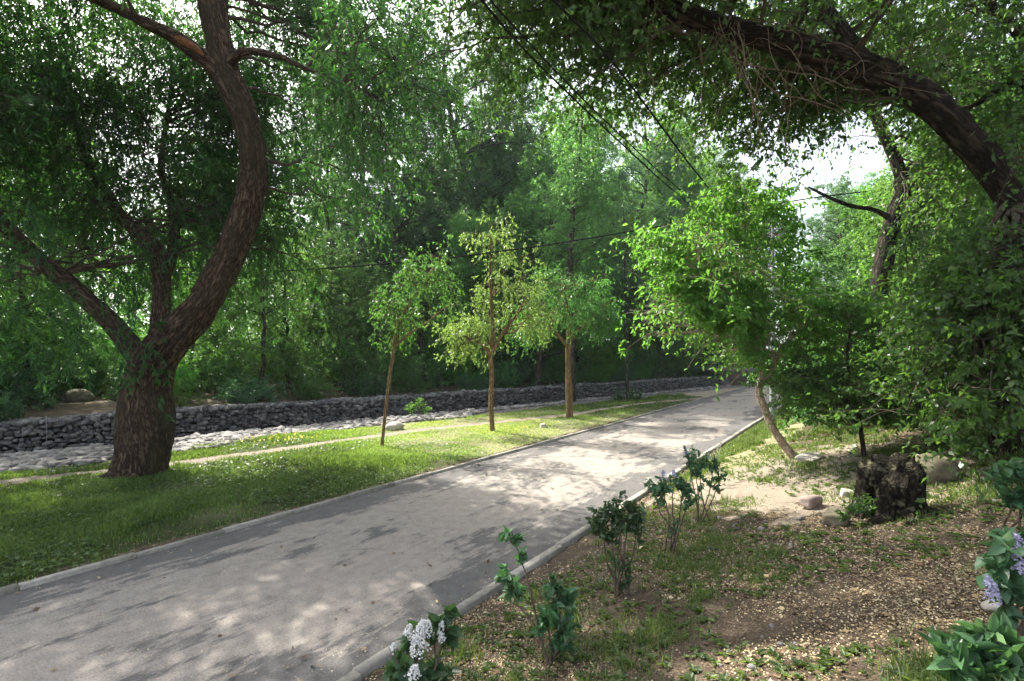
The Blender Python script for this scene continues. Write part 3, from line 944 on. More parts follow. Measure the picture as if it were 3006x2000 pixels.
# ------------------------------------------------------------------ trees with a hand-laid trunk
def hand_tree(name, label, cat, limbs, bark, leafmat, targets, rng, lead, twig=(8, .3, .9, .08), sub=(4, .2, .5, .15), leaf=(12, .075, .45, 'diamond', .35), sides=16, amp=.004, bow=.1, cullf=None, group=None, base=None, b0=.006, flat=1.0):
    p0 = limbs[0][0][0]
    t = thing(name, label, cat, (p0[0], p0[1], float(ground(p0[0], p0[1]))) if base is None else base, group)
    m = MB()
    for q, r in limbs:
        tubes(m, q, r, sides, ref=(0.1, 1, .05), rough=dict(freq=20, flen=4, amp=amp, lump=.12))
    m.build('trunk', bark, t, smooth=True)
    c1 = reach([q[max(0, int(len(q) * a)):] for (q, r), a in zip(limbs, lead) if a < 1], targets, rng, bow, 8)
    l1 = np.linalg.norm(c1[:, -1] - c1[:, 0], axis=1)
    c2 = twigs(c1, twig[0], .3, 1, (twig[1], twig[2]), 5, .7, .18, twig[3], rng, .05, flat)
    c3 = twigs(c2, sub[0], .2, 1, (sub[1], sub[2]), 4, .6, .15, sub[3], rng, 0, flat)
    m = MB()
    tubes(m, c1, taper(len(c1), 8, b0 + .008 * l1, .004), 5)
    tubes(m, c2, taper(len(c2), 6, .005, .002), 3)
    m.build('branches', bark if bark is not M['dark_bark'] else M['twig'], t)
    m = MB()
    leaf_on(m, c3, leaf[0], .1, leaf[1], leaf[2], rng, leaf[3], .6, leaf[4], .8, cullf)
    leaf_on(m, c2, max(3, leaf[0] // 2), .3, leaf[1], leaf[2], rng, leaf[3], .7, leaf[4], .8, cullf)
    m.build('crown', leafmat, t)
    return t


rng = np.random.default_rng(23)


def lampgap(p):
    px, py = (p[:, 0] / p[:, 1] * F + 512) / K, (HZ - (p[:, 2] - H) / p[:, 1] * F) / K
    return (np.abs(px - 1779) < 17) & (py > 500) & (rng.uniform(0, 1, len(p)) < .7)


# bright tree with the pale leaning trunk
mb_ = gp(1828, 1052)
Ym = mb_[1]
t1 = limb([(1840, 1072, 34, Ym), (1826, 1050, 30, Ym), (1800, 1018, 26, Ym), (1776, 980, 24, Ym), (1760, 940, 23, Ym), (1747, 905, 23, Ym), (1752, 875, 24, Ym), (1752, 845, 17, Ym), (1740, 780, 13, Ym + .1), (1728, 710, 11, Ym + .2), (1735, 640, 10, Ym + .3), (1722, 560, 9, Ym + .3), (1695, 490, 7, Ym + .4)], 90, .74)
t2 = limb([(1753, 878, 20, Ym), (1775, 860, 17, Ym), (1783, 835, 15, Ym - .1), (1810, 790, 12, Ym - .2), (1850, 750, 9, Ym - .3), (1900, 700, 6, Ym - .4)], 40)
t3 = limb([(1735, 750, 10, Ym + .1), (1690, 690, 9, Ym), (1640, 640, 7, Ym - .1), (1580, 610, 5, Ym - .2)], 30)
cz = lambda x, y, Y: P(x, y, Y)
tg = np.vstack([crown_pts(46, cz(1640, 640, Ym), (1.75, 1.3, 1.25), rng, 3.0, .2), crown_pts(20, cz(1690, 510, Ym), (.8, 1, .8), rng, 3, .2), crown_pts(24, cz(1565, 690, Ym - .1), (1.0, .8, .4), rng, 2.9, .2), crown_pts(16, cz(1880, 730, Ym), (1.2, 1.2, .6), rng, 2.4, .2), crown_pts(8, cz(1720, 820, Ym - .1), (.45, .5, .25), rng, 1.2, .2)])
tier = np.round(tg[:, 2] / .42) * .42
tg[:, 2] = tier + rng.normal(size=len(tg)) * .05 - .05 * np.hypot(tg[:, 0] - t1[0][40, 0], tg[:, 1] - t1[0][40, 1])
hand_tree('young_maple', 'bright yellow-green young tree with pale leaning trunk beside the lamp post', 'tree', [t1, t2, t3], M['pale_bark'], M['maple'], tg, rng, (.55, .3, .2), (8, .4, 1.1, .07), (4, .18, .45, .14), (8, .10, .42, 'oval', .3), flat=.15, b0=.009, cullf=lambda p: lampgap(p) | (shades(p, rng) & (rng.uniform(0, 1, len(p)) < .85)))

# sapling behind the stump
sb = gp(1990, 1065)
Ysp = sb[1] + .3
t1 = limb([(1992, 1090, 14, Ysp), (1990, 1060, 13, Ysp), (1984, 1010, 12, Ysp), (1975, 955, 11, Ysp), (1960, 890, 9, Ysp), (1950, 820, 7, Ysp), (1960, 740, 5, Ysp)], 40)
t2 = limb([(1980, 985, 8, Ysp), (1940, 940, 7, Ysp), (1890, 890, 5, Ysp), (1830, 850, 4, Ysp)], 24)
t3 = limb([(1978, 960, 8, Ysp), (2020, 900, 7, Ysp + .1), (2090, 860, 5, Ysp + .2), (2160, 840, 4, Ysp + .3)], 24)
tg = np.vstack([crown_pts(34, P(1985, 880, Ysp), (1.5, .9, .55), rng, .8, .1), crown_pts(20, P(2120, 900, Ysp), (.9, .8, .5), rng, .8, .1), crown_pts(14, P(1880, 900, Ysp), (.7, .6, .4), rng, .8, .1), crown_pts(16, P(2000, 760, Ysp + .3), (1.4, .8, .5), rng, .8, .1)])
hand_tree('elm_sapling', 'dark green spreading sapling on a thin stem growing right behind the rotten stump', 'sapling', [t1, t2, t3], M['dark_bark'], M['elm'], tg, rng, (.6, .2, .2), (7, .25, .7, .05), (4, .12, .32, .08), (10, .055, .5, 'oval', .3), sides=10, amp=.002, flat=.25)

# young trees in the grass strip
Y1 = gp(880, 1027)[1]
t1 = limb([(878, 1040, 14, Y1), (880, 1018, 12, Y1), (886, 960, 11, Y1), (894, 890, 11, Y1), (904, 820, 12, Y1), (912, 770, 14, Y1), (930, 720, 8, Y1), (965, 660, 6, Y1 + .2), (1010, 600, 4, Y1 + .4)], 60, .74)
t2 = limb([(906, 800, 8, Y1), (940, 770, 6, Y1 - .1), (980, 745, 4, Y1 - .1), (1010, 720, 3, Y1)], 20)
t3 = limb([(910, 780, 7, Y1), (908, 740, 5, Y1 + .1), (890, 700, 4, Y1 + .2)], 20)
tg = np.vstack([crown_pts(11, P(975, 690, Y1), (1.3, 1.0, .85), rng, 3.0, .3), crown_pts(6, P(920, 720, Y1), (.6, .5, .5), rng, 2.8, .1), crown_pts(9, P(1010, 610, Y1 + .3), (.8, .7, .6), rng, 3, .1)])
hand_tree('young_willow', 'slender leaning young tree with thin bare stem, beside the pale rock in grass', 'young tree', [t1, t2, t3], M['tan_bark'], M['elm'], tg, rng, (.75, .3, .3), (6, .3, .9, .10), (4, .15, .5, .25), (7, .085, .34, 'diamond', .5), sides=10, amp=.003, b0=.010)
Y2 = gp(1132, 992)[1]
t1 = limb([(1134, 1008, 20, Y2), (1133, 985, 17, Y2), (1130, 930, 15, Y2), (1132, 870, 15, Y2), (1130, 820, 16, Y2), (1134, 760, 12, Y2), (1130, 680, 9, Y2), (1128, 600, 7, Y2), (1132, 540, 4, Y2)], 60, .74)
t2 = limb([(1131, 830, 10, Y2), (1118, 800, 8, Y2), (1085, 780, 6, Y2 - .1), (1055, 770, 4, Y2 - .1)], 20)
t3 = limb([(1132, 815, 10, Y2), (1155, 770, 8, Y2), (1185, 730, 6, Y2), (1215, 690, 4, Y2)], 20)
tg = np.vstack([crown_pts(13, P(1072, 775, Y2), (.85, .8, .95), rng, 2.2, .3), crown_pts(19, P(1175, 715, Y2), (1.6, 1.1, 1.2), rng, 2.5, .4), crown_pts(10, P(1140, 590, Y2), (.9, .8, 1.3), rng, 2.6, .3)])
hand_tree('young_willow', 'pale yellow-green young tree with straight brown stem in the brightest grass', 'young tree', [t1, t2, t3], M['tan_bark'], M['pale'], tg, rng, (.55, .3, .3), (6, .3, .9, .08), (4, .15, .5, .25), (9, .09, .38, 'diamond', .45), sides=12, amp=.003, b0=.013)
Y3 = gp(1310, 962)[1]
t1 = limb([(1311, 975, 26, Y3), (1311, 950, 22, Y3), (1309, 880, 18, Y3), (1308, 815, 18, Y3), (1310, 760, 15, Y3), (1304, 700, 10, Y3), (1300, 650, 6, Y3)], 60, .8)
t2 = limb([(1308, 800, 12, Y3), (1270, 755, 9, Y3 - .2), (1220, 725, 6, Y3 - .3)], 20, .8)
t3 = limb([(1309, 790, 10, Y3), (1340, 750, 8, Y3), (1375, 730, 5, Y3 + .1)], 20, .8)
tg = np.vstack([crown_pts(26, P(1300, 700, Y3), (2.2, 1.5, 1.7), rng, 3.4, .3), crown_pts(12, P(1205, 775, Y3 - .5), (.9, .7, .45), rng, 3.2, .1), crown_pts(12, P(1370, 740, Y3), (.9, .8, .5), rng, 3.4, .1)])
hand_tree('park_tree', 'young tree with sturdy straight tan trunk and green crown, nearest the path edge', 'young tree', [t1, t2, t3], M['tan_bark'], M['elm'], tg, rng, (.55, .3, .3), (7, .4, 1.0, .10), (4, .2, .6, .25), (8, .10, .38, 'diamond', .45), sides=16, amp=.005, flat=.8, b0=.010)
Yt = 27.0
xt = (1316 * K - 512) / F * Yt
zt_ = (HZ - (float(ground(xt, Yt)) - H) / Yt * F) / K
t1 = limb([(1316, zt_ + 8, 20, Yt), (1314, 780, 16, Yt), (1311, 680, 14, Yt), (1313, 600, 13, Yt), (1318, 500, 12, Yt), (1327, 400, 10, Yt), (1338, 300, 7, Yt), (1345, 200, 4, Yt)], 80)
tg = np.vstack([crown_pts(46, P(1330, 520, Yt), (3.0, 2.2, 4.6), rng, 4.5, .1), crown_pts(18, P(1345, 330, Yt), (1.6, 1.5, 3.4), rng, 5, .1)])
hand_tree('tall_tree', 'tall tree with a thin reddish stem rising behind the straight tan trunk', 'tree', [t1], M['forest_bark'], M['forest'], tg, rng, (.3,), (8, .5, 1.4, .06), (4, .3, .8, .15), (12, .13, .45, 'diamond', .4), sides=12, amp=.006, b0=.010)
Y4 = gp(1443, 917)[1]
t1 = limb([(1444, 925, 9, Y4), (1444, 900, 8, Y4), (1443, 820, 7, Y4), (1441, 720, 6, Y4), (1438, 600, 5, Y4), (1436, 480, 3, Y4)], 50)
tg = crown_pts(40, P(1440, 640, Y4), (2.4, 1.5, 4.6), rng, 3.4, .1)
hand_tree('grey_sapling', 'thin grey-stemmed tree with bluish narrow crown, in a weedy clump at the stony ditch edge', 'tree', [t1], M['forest_bark'], M['bluish'], tg, rng, (.35,), (8, .4, 1.1, .05), (4, .25, .6, .2), (11, .12, .4, 'diamond', .4), sides=10, amp=.003)

# dark forked tree standing up the bank at the right
Yf = 13.0
gx0, gy0 = P(2020, 900, Yf)[:2]
zb = float(ground(gx0, gy0))
yb_ = (HZ - (zb - .2 - H) / Yf * F) / K
t1 = limb([(2000, yb_, 62, Yf), (2010, 760, 52, Yf), (2028, 640, 48, Yf), (2045, 545, 44, Yf), (2066, 480, 40, Yf), (2078, 425, 38, Yf), (2062, 370, 32, Yf), (2035, 310, 30, Yf), (2015, 262, 26, Yf), (2008, 200, 20, Yf), (2020, 100, 14, Yf)], 90)
t2 = limb([(2075, 425, 26, Yf), (2115, 380, 20, Yf + .2), (2160, 345, 16, Yf + .4), (2230, 300, 12, Yf + .6), (2300, 230, 8, Yf + .8)], 40)
t3 = limb([(2046, 500, 16, Yf), (2010, 482, 12, Yf), (1960, 474, 10, Yf), (1910, 455, 7, Yf), (1860, 430, 4, Yf)], 40)
t4 = limb([(2040, 325, 14, Yf), (2070, 315, 12, Yf), (2100, 330, 6, Yf)], 14)
t5 = limb([(2010, 262, 16, Yf), (1970, 245, 12, Yf), (1900, 255, 8, Yf), (1840, 290, 5, Yf)], 30)
tg = np.vstack([crown_pts(40, P(2150, 330, Yf + .5), (3.0, 2, 2.2), rng, 6, .1), crown_pts(26, P(2020, 130, Yf), (2.6, 2, 1.6), rng, 6, .1), crown_pts(34, P(2200, 560, Yf), (2.4, 1.6, 2.0), rng, 3, .1)])
tg = tg[gapok(tg)]
hand_tree('forked_tree', 'dark gnarled forked tree seen against the bright sky gap up the bank', 'tree', [t1, t2, t3, t4, t5], M['dark_bark'], M['elm'], tg, rng, (.65, .3, 1, 1, .3), (8, .4, 1.1, .05), (4, .25, .6, .2), (11, .095, .5, 'diamond', .35), sides=18, amp=.012, cullf=lambda p: ~gapok(p) & (rng.uniform(0, 1, len(p)) < .6))


# ------------------------------------------------------------------ forest
def proto_tree(name, rng, Ht, rad, lo, bark, leafmat, nb, leafn, leafs, ratio, cone=.5, droop=.05, up=.35, tr=.018):
    t = thing(name, '', 'tree')
    z = np.linspace(-.3, Ht * .97, 16)
    w = np.cumsum(rng.normal(size=(16, 2)) * .012 * Ht, 0)
    w -= w[0]
    tk = np.stack([w[:, 0], w[:, 1], z], 1)
    m = MB()
    tubes(m, tk, np.linspace(tr * Ht, .03, 16) + .01 * Ht * (np.arange(16) == 0), 10, ref=(1, 0, .1), rough=dict(freq=9, flen=2, amp=.012, lump=.15))
    tt = rng.uniform(lo, .98, nb)
    p0, _ = along(tk[None], tt[None])
    p0 = p0[0]
    az = rng.uniform(0, 2 * pi, nb)
    u = (tt - lo) / (1 - lo)
    prof = np.sin(pi * np.clip(u * (1 - cone) + cone * .55, 0, 1)) ** .7
    ln = rad * prof * rng.uniform(.6, 1.1, nb) + .4
    c1 = walk(p0, np.stack([np.cos(az), np.sin(az), np.full(nb, up) + u * .6], 1), ln, 7, .13, droop, rng)
    tubes(m, c1, taper(nb, 8, .012 + .012 * ln, .008), 5)
    m.build('trunk', bark, t, smooth=True)
    c2 = twigs(c1, 8, .25, 1, (.5, 1.5), 5, .7, .18, droop, rng, .05)
    c3 = twigs(c2, 4, .2, 1, (.25, .7), 3, .6, .15, droop * 2, rng)
    m = MB()
    tubes(m, c2, taper(len(c2), 6, .010, .004), 3)
    leaf_on(m, c3, leafn, .0, leafs, ratio, rng, 'diamond', .65, .3, .7, clus=.06)
    m.build('crown', leafmat, t)
    print(name, 'leaves', m.n // 4)
    return t


rng = np.random.default_rng(31)
PR = {
    'broad': proto_tree('broadleaf_tree', rng, 14, 4.2, .12, M['forest_bark'], M['forest'], 46, 34, .15, .55),
    'slim': proto_tree('slender_tree', rng, 15, 2.5, .15, M['forest_bark'], M['forest'], 60, 24, .13, .5, .3, .02, .6, .012),
    'feather': proto_tree('feathery_tree', rng, 16, 3.4, .22, M['forest_bark'], M['bluish'], 54, 26, .14, .35, .4, .10, .3, .013),
    'airy': proto_tree('airy_tree', rng, 15, 4.0, .35, M['forest_bark'], M['pale'], 34, 24, .14, .45, .5, .03, .5, .015),
}
PR['sunny'] = proto_tree('sunny_tree', rng, 12, 3.6, .12, M['forest_bark'], M['maple'], 44, 26, .13, .5, .4, .05, .3, .014)  # brighter leaf colour stands in for sun on the wood's foliage
KIND = {'sunny': 'bright yellowish', 'broad': 'broad leafy', 'slim': 'slender upright', 'feather': 'bluish feathery', 'airy': 'pale open-crowned'}
used = {k: False for k in KIND}


def zone(px):
    for a, b in ((190, 'left of the big willow'), (430, 'behind the big willow trunk'), (640, 'right of the willow limb'), (850, 'left of the leaning young tree'), (1030, 'behind the leaning young tree'),
                 (1220, 'behind the palest young tree'), (1400, 'behind the straight tan trunk'), (1550, 'behind the thin grey stem'), (1720, 'near the footbridge'), (1900, 'past the lamp post'), (2120, 'behind the forked tree'), (9999, 'beyond the arching trunk')):
        if px < a:
            return b


ROW = {1: 'front row', 2: 'second row', 3: 'third row', 4: 'rear row', 5: 'farthest row'}
sun_pts = []
for poly, zg, f in SUNNY[:3]:
    a = np.array(poly, float)
    for _ in range(60):
        w = rng.dirichlet(np.ones(len(a)) * .6)
        q = w @ a
        Y = (H - zg) * F / (q[1] * K - HZ)
        sun_pts.append(((q[0] * K - 512) / F * Y, Y, zg))
sun_pts = np.array(sun_pts)


def max_height(x, y, rad):
    """how tall a crown here may grow before it shades a sunny patch"""
    d = np.array([x, y]) - sun_pts[:, :2]
    hs = S[:2] / np.linalg.norm(S[:2])
    al = d @ hs
    ac = np.abs(d @ np.array([-hs[1], hs[0]]))
    m = (al > 0) & (ac < rad)
    if not m.any():
        return 99
    return float(((al - rad * .6) * math.tan(SUN_EL) + sun_pts[:, 2])[m].min())


labels_seen = {}


def unique(lbl):
    n = labels_seen.get(lbl, 0)
    labels_seen[lbl] = n + 1
    return lbl if n == 0 else lbl.replace(' tree', (' smaller tree', ' leaning tree', ' twin tree', ' thin tree')[min(n - 1, 3)], 1)


FOREST = []
for row, (g0, step) in enumerate([(-2.6, 4.4), (-6.2, 5.4), (-11, 5.6), (-17, 5.8), (-27, 6.5)], 1):
    s = -7 - row * 2.5 + rng.uniform(0, 2)
    while s < 60 + row * 8:
        x, y = wall_pt(s + rng.normal() * .8, g0 + rng.normal() * .9)
        FOREST.append((x, y, row))
        s += step * rng.uniform(.8, 1.25)
for x, y, row in FOREST:
    px = (x / y * F + 512) / K
    if 1525 < px < 1740 and row < 3 and y < 47 and y > 30:
        continue
    if px < -420 or px > 2700 or y < 8 or (x > 14 and row == 1 and y > 44):
        continue
    if px < 640:
        if row > 4:
            continue
        kind = rng.choice(['sunny', 'broad', 'slim', 'airy'], p=[.5, .2, .15, .15])
        hgt = rng.uniform(6.5, 10) + row + (5 if px < 60 and row < 3 else 0)
    else:
        kind = rng.choice(['broad', 'slim', 'feather', 'airy', 'sunny'], p=[.24, .2, .22, .14, .2])
        hgt = rng.uniform(8, 15) if row < 3 else rng.uniform(20, 30)
    hm = max_height(x, y, 3.1) * (.9 if row < 3 else 1.0)
    hgt = min(hgt, hm)
    if hgt < 4.5:
        continue
    sc = hgt / 15
    pr = PR[kind]
    lab = unique('%s tree %s, %s beyond the wall' % (KIND[kind], zone(px), ROW[row]))
    wd = max(sc, .55) * rng.uniform(.85, 1.15)
    loc = (x, y, float(ground(x, y)))
    if not used[kind]:
        used[kind] = True
        pr.location, pr.rotation_euler, pr.scale = loc, (0, 0, rng.uniform(0, 6)), (wd, wd, sc)
        pr['label'], pr['group'] = lab, 'trees of the wood'
    else:
        dup(pr, loc, rng.uniform(0, 6.28), (wd, wd, sc), lab, 'trees of the wood')
# trees up the bank on the right and at the end of the path
for x, y, h, kind in ((15, 20, 11, 'broad'), (19, 30, 14, 'feather'), (12.5, 14.5, 8, 'airy'), (24, 36, 15, 'broad'), (30, 44, 16, 'slim'), (22, 23, 14, 'slim'), (29, 30, 16, 'broad'), (36, 38, 17, 'feather'), (33, 52, 17, 'broad'), (27, 58, 18, 'feather'), (41, 56, 18, 'slim'), (12.5, 9.5, 9, 'broad'), (17, 13, 12, 'slim'), (25, 14, 15, 'broad'), (9.5, 27, 0, 'x'), (11.0, 11.2, 6.5, 'sunny'), (14.5, 17.5, 9, 'sunny'), (18.5, 22, 10, 'sunny')):
    if h == 0:
        continue
    px = (x / y * F + 512) / K
    if 1780 < px < 2080:
        h = min(h, max(5.5, .38 * y))
    sc = h / 15
    lab = unique('%s tree %s, %s up the bank' % (KIND[kind], zone(px), ROW[min(5, 1 + int(y // 12))]))
    dup(PR[kind], (x, y, float(ground(x, y))), rng.uniform(0, 6.28), (sc * 1.05, sc * 1.05, sc), lab, 'trees of the wood')


# the wood goes on as one mass far behind
n = 3200
a = rng.uniform(-1.5, 1.25, n)
r = rng.uniform(78, 120, n)
cx_, cy_ = np.sin(a) * r, np.cos(a) * r
top = 15 + 4 * noise2(a * 9, r * .05, 101) + 2.5 * noise2(a * 30, 1.1, 102)
cz_ = ground(cx_, cy_) + top * rng.uniform(0, 1, n) ** .8
k = 26
pos = np.repeat(np.stack([cx_, cy_, cz_], 1), k, 0) + rng.normal(size=(n * k, 3)) * np.array([1.3, 1.3, .9])
mb = MB()
L = rng.uniform(.35, .75, n * k)
leaves(mb, pos, rng.normal(size=(n * k, 3)), rng.normal(size=(n * k, 3)) * .7 + np.array([0, 0, .7]), L, L * .6, np.repeat(rng.uniform(0, 1, n), k), 'diamond')
M['far'] = leaf_mat('far_leaf', (.03, .075, .025), (.07, .14, .045), (1.5, 1.7, .7), .25, .6)
mb.build('distant_wood', M['far'])['kind'] = 'stuff'


# ------------------------------------------------------------------ shrubs
def proto_shrub(name, rng, h, rad, mat, ns, leafn, leafs, ratio):
    t = thing(name, '', 'shrub')
    az = rng.uniform(0, 2 * pi, ns)
    st = np.stack([np.cos(az) * .12, np.sin(az) * .12, np.full(ns, -.05)], 1)
    c1 = walk(st, np.stack([np.cos(az) * rad / h, np.sin(az) * rad / h, np.ones(ns)], 1) + rng.normal(size=(ns, 3)) * .25, h * rng.uniform(.6, 1.15, ns), 7, .1, .03, rng)
    m = MB()
    tubes(m, c1, taper(ns, 8, .016, .005), 5)
    m.build('stems', M['twig'], t)
    c2 = twigs(c1, 9, .2, 1, (.3, .8), 4, .75, .15, .06, rng, .05)
    c3 = twigs(c2, 3, .2, 1, (.15, .45), 3, .6, .15, .12, rng)
    m = MB()
    leaf_on(m, c3, leafn, 0, leafs, ratio, rng, 'diamond', .65, .25, .8, clus=.03)
    m.build('foliage', mat, t)
    return t


rng = np.random.default_rng(41)
SH = [proto_shrub('forest_shrub', rng, 1.9, 1.2, M['shrub'], 18, 16, .10, .5), proto_shrub('forest_shrub', rng, 2.6, 1.1, M['forest'], 16, 16, .10, .45), proto_shrub('forest_shrub', rng, 1.5, 1.4, M['bluish'], 18, 18, .095, .5), proto_shrub('leafy_bush', rng, 2.2, 1.6, M['elm'], 22, 15, .085, .5), proto_shrub('forest_shrub', rng, 2.2, 1.3, M['maple'], 18, 15, .10, .5)]  # last shrub: brighter leaf colour stands in for sunlit undergrowth
SHN = ['rounded dark green shrub', 'tall upright green shrub', 'low bluish-green shrub', 'bright layered green bush', 'light yellow-green shrub']
su = [False] * 5


def put_shrub(k, x, y, sc, lab, grp):
    loc, rz = (x, y, float(ground(x, y)) - .03), rng.uniform(0, 6.28)
    if not su[k]:
        su[k] = True
        SH[k].location, SH[k].rotation_euler, SH[k].scale = loc, (0, 0, rz), (sc, sc, sc)
        SH[k]['label'], SH[k]['group'] = lab, grp
    else:
        dup(SH[k], loc, rz, (sc, sc, sc), lab, grp)


def unique_s(lbl):
    n = labels_seen.get(lbl, 0)
    labels_seen[lbl] = n + 1
    return lbl if n == 0 else lbl + (', smaller one', ', taller one', ', farther one', ', last one')[min(n - 1, 3)]


for row, (g0, step) in enumerate([(-1.9, 2.4), (-4.2, 2.5), (-8.0, 2.8), (-13, 3.2), (-21, 3.6)], 1):
    s = -6 - row * 2 + rng.uniform(0, 2)
    while s < 48 + row * 6:
        x, y = wall_pt(s, g0 + rng.normal() * .5)
        s += step * rng.uniform(.75, 1.4)
        px = (x / y * F + 512) / K
        if px < -150 or y < 8 or (px < 260 and row < 3 and px > 60):
            continue
        k = int(rng.choice([0, 1, 2, 4], p=[.32, .2, .28, .2]))
        sc = rng.uniform(.55, 1.0) if row == 1 else rng.uniform(.9, 1.6) * (1 if row < 4 else 1.7)
        put_shrub(k, x, y, sc, unique_s('%s %s, %s' % (SHN[k], zone(px), ROW[row])), 'shrubs under the wood')
for x, y, sc in ((7.6, 8.6, .9), (9.2, 10.8, 1.15), (7.9, 11.6, 1.0), (9.6, 14.0, 1.2), (11.2, 12.0, 1.3), (12.5, 17.5, 1.4), (8.4, 7.4, .9), (10.2, 8.4, 1.25), (14, 15, 1.4), (6.9, 7.3, .6), (15.2, 24, 1.5), (19.5, 27, 1.7), (17.2, 30, 1.3), (12.6, 20.5, 1.1), (22.0, 33, 1.5)):
    px = (x / y * F + 512) / K
    put_shrub(3, x, y, sc, unique_s('%s %s, %s' % (SHN[3], zone(px), ROW[min(5, 1 + int(y // 6))])), 'bushes up the bank')


# ------------------------------------------------------------------ lamp post, bin, bridge, cables
lx, ly = gp(1779, 985)[:2]
lz = float(ground(lx, ly))
lamp = thing('lamp_post', 'grey-green tapered steel lamp post at the right kerb with a curved arm', 'lamp post', (lx, ly, lz))
mb = MB()
zt = P(0, 520, ly)[2]
zs = P(0, 790, ly)[2]
tubes(mb, np.array([(lx, ly, z) for z in np.linspace(lz - .1, zs, 8)]), np.linspace(.10, .088, 8), 14, ref=(1, 0, 0))
tubes(mb, np.array([(lx, ly, z) for z in (zs - .001, zs + .04)]), np.array([.095, .06]), 14, ref=(1, 0, 0))
tubes(mb, np.array([(lx, ly, z) for z in np.linspace(zs, zt, 8)]), np.linspace(.058, .042, 8), 12, ref=(1, 0, 0))
mb.build('pole', M['post'], lamp, smooth=True)
mb = MB()
a = np.linspace(0, pi / 2, 9)
tubes(mb, np.stack([lx - .45 + .45 * np.cos(a), ly - .25 + .25 * np.cos(a), zt + .5 * np.sin(a)], 1), np.linspace(.04, .03, 9), 10, ref=(0, 1, 0))
mb.build('arm', M['post'], lamp, smooth=True)
mb = MB()
mb.box((lx - .68, ly - .37, zt + .5), (.5, .2, .09), .5)
mb.box((lx - .70, ly - .38, zt + .455), (.36, .14, .02), .5)
mb.build('lamp_head', M['post'], lamp)
mb = MB()
mb.box((lx - .14, ly + .02, lz + 1.75), (.10, .2, .52), .4)
mb.box((lx - .14, ly + .02, lz + 2.02), (.13, .23, .025), .4)
mb.build('switch_box', M['black'], lamp)

bx, by = gp(1803, 905)[:2]
bz = float(ground(bx, by))
bn = thing('litter_bin', 'small black litter bin hung on a post beyond the lamp post', 'litter bin', (bx, by, bz))
mb = MB()
zb_ = P(0, 870, by)[2]
zz = np.linspace(zb_ - .3, zb_ + .28, 6)
for r0_ in (.2,):
    tubes(mb, np.array([(bx, by, z) for z in zz]), np.array([.15, .19, .2, .21, .22, .22]), 14, ref=(1, 0, 0))
    tubes(mb, np.array([(bx, by, z) for z in (zz[0] - .002, zz[0])]), np.array([.005, .15]), 14, ref=(1, 0, 0))
    tubes(mb, np.array([(bx, by, z) for z in (zb_ + .2, zb_ + .25, zb_ + .285, zb_ + .295)]), np.array([.2, .23, .235, .19]), 14, ref=(1, 0, 0))
mb.build('bucket', M['black'], bn, smooth=True)
mb = MB()
tubes(mb, np.array([(bx + .24, by, z) for z in np.linspace(bz - .1, zb_ + .3, 4)]), np.full(4, .03), 8, ref=(1, 0, 0))
mb.build('post', M['black'], bn, smooth=True)

A_, B_ = np.array([16.3, 48.2]), np.array([25.5, 43.5])
ang = math.atan2(*(B_ - A_)[::-1])
mid_ = (A_ + B_) / 2
Lb = float(np.linalg.norm(B_ - A_))
br = thing('footbridge', 'small concrete footbridge with thin black railings over the ditch', 'footbridge', (*mid_, .4))
mb = MB()
mb.box((*mid_, 1.02), (Lb, 2.2, .26), ang)
mb.box((*mid_, 1.165), (Lb + .1, 2.3, .03), ang)
mb.build('deck', M['bridge'], br)
mb = MB()
for e in (0.02, .98):
    q = A_ + (B_ - A_) * e
    mb.box((*q, -.06), (.6, 2.6, 1.88), ang)
mb.build('abutment', M['bridge'], br)
nn_ = np.array([-(B_ - A_)[1], (B_ - A_)[0]]) / Lb
for sd in (-1, 1):
    mb = MB()
    for e in np.linspace(0, 1, 8):
        q = A_ + (B_ - A_) * e + nn_ * sd * 1.05
        tubes(mb, np.array([(*q, 1.15), (*q, 2.4)]), np.full(2, .035), 6, ref=(1, 0, 0))
    for zq in (1.5, 1.95, 2.4):
        q0, q1 = A_ + nn_ * sd * 1.05, B_ + nn_ * sd * 1.05
        tubes(mb, np.array([(*q0, zq), (*q1, zq)]), np.full(2, .025 if zq < 2.2 else .04), 6, ref=(0, 0, 1))
    mb.build('railing', M['black'], br)

for lbl, pts, r_ in (
        ('thin black cable sagging low across the wood from the left edge to the lamp post', [(-260, 605, 13), (150, 622, 13.6), (500, 630, 14.4), (900, 606, 15.2), (1200, 572, 15.8), (1500, 524, 16.2), (1780, 470, 16.4), (2000, 440, 17.5), (2400, 400, 20)], .02),
        ('left one of the two close parallel overhead cables running up from the lamp post', [(1779, 545, 16.3), (1640, 502, 12.6), (1560, 447, 10.2), (1430, 330, 7.4), (1300, 207, 5.8), (1200, 107, 5.0), (1110, 2, 4.4), (960, -180, 3.7), (700, -500, 2.9)], .012),
        ('right one of the two close parallel overhead cables running up from the lamp post', [(1781, 530, 16.3), (1640, 490, 12.6), (1560, 432, 10.2), (1435, 318, 7.4), (1310, 196, 5.8), (1212, 92, 5.0), (1130, 2, 4.4), (985, -180, 3.7), (730, -500, 2.9)], .010),
        ('thicker black overhead cable right of the parallel pair, passing under the arching limb', [(1790, 590, 16.3), (1690, 500, 12.0), (1600, 394, 8.8), (1520, 288, 6.9), (1400, 130, 5.3), (1270, -4, 4.4), (1100, -200, 3.6), (860, -480, 2.9)], .013)):
    q = spline([P(*p) for p in pts], 60)
    mb = MB()
    tubes(mb, q, np.full(60, r_), 6, ref=(0, .3, 1))
    o = mb.build('overhead_cable', M['cable'])
    tag(o, lbl, 'cable', 'overhead cables')

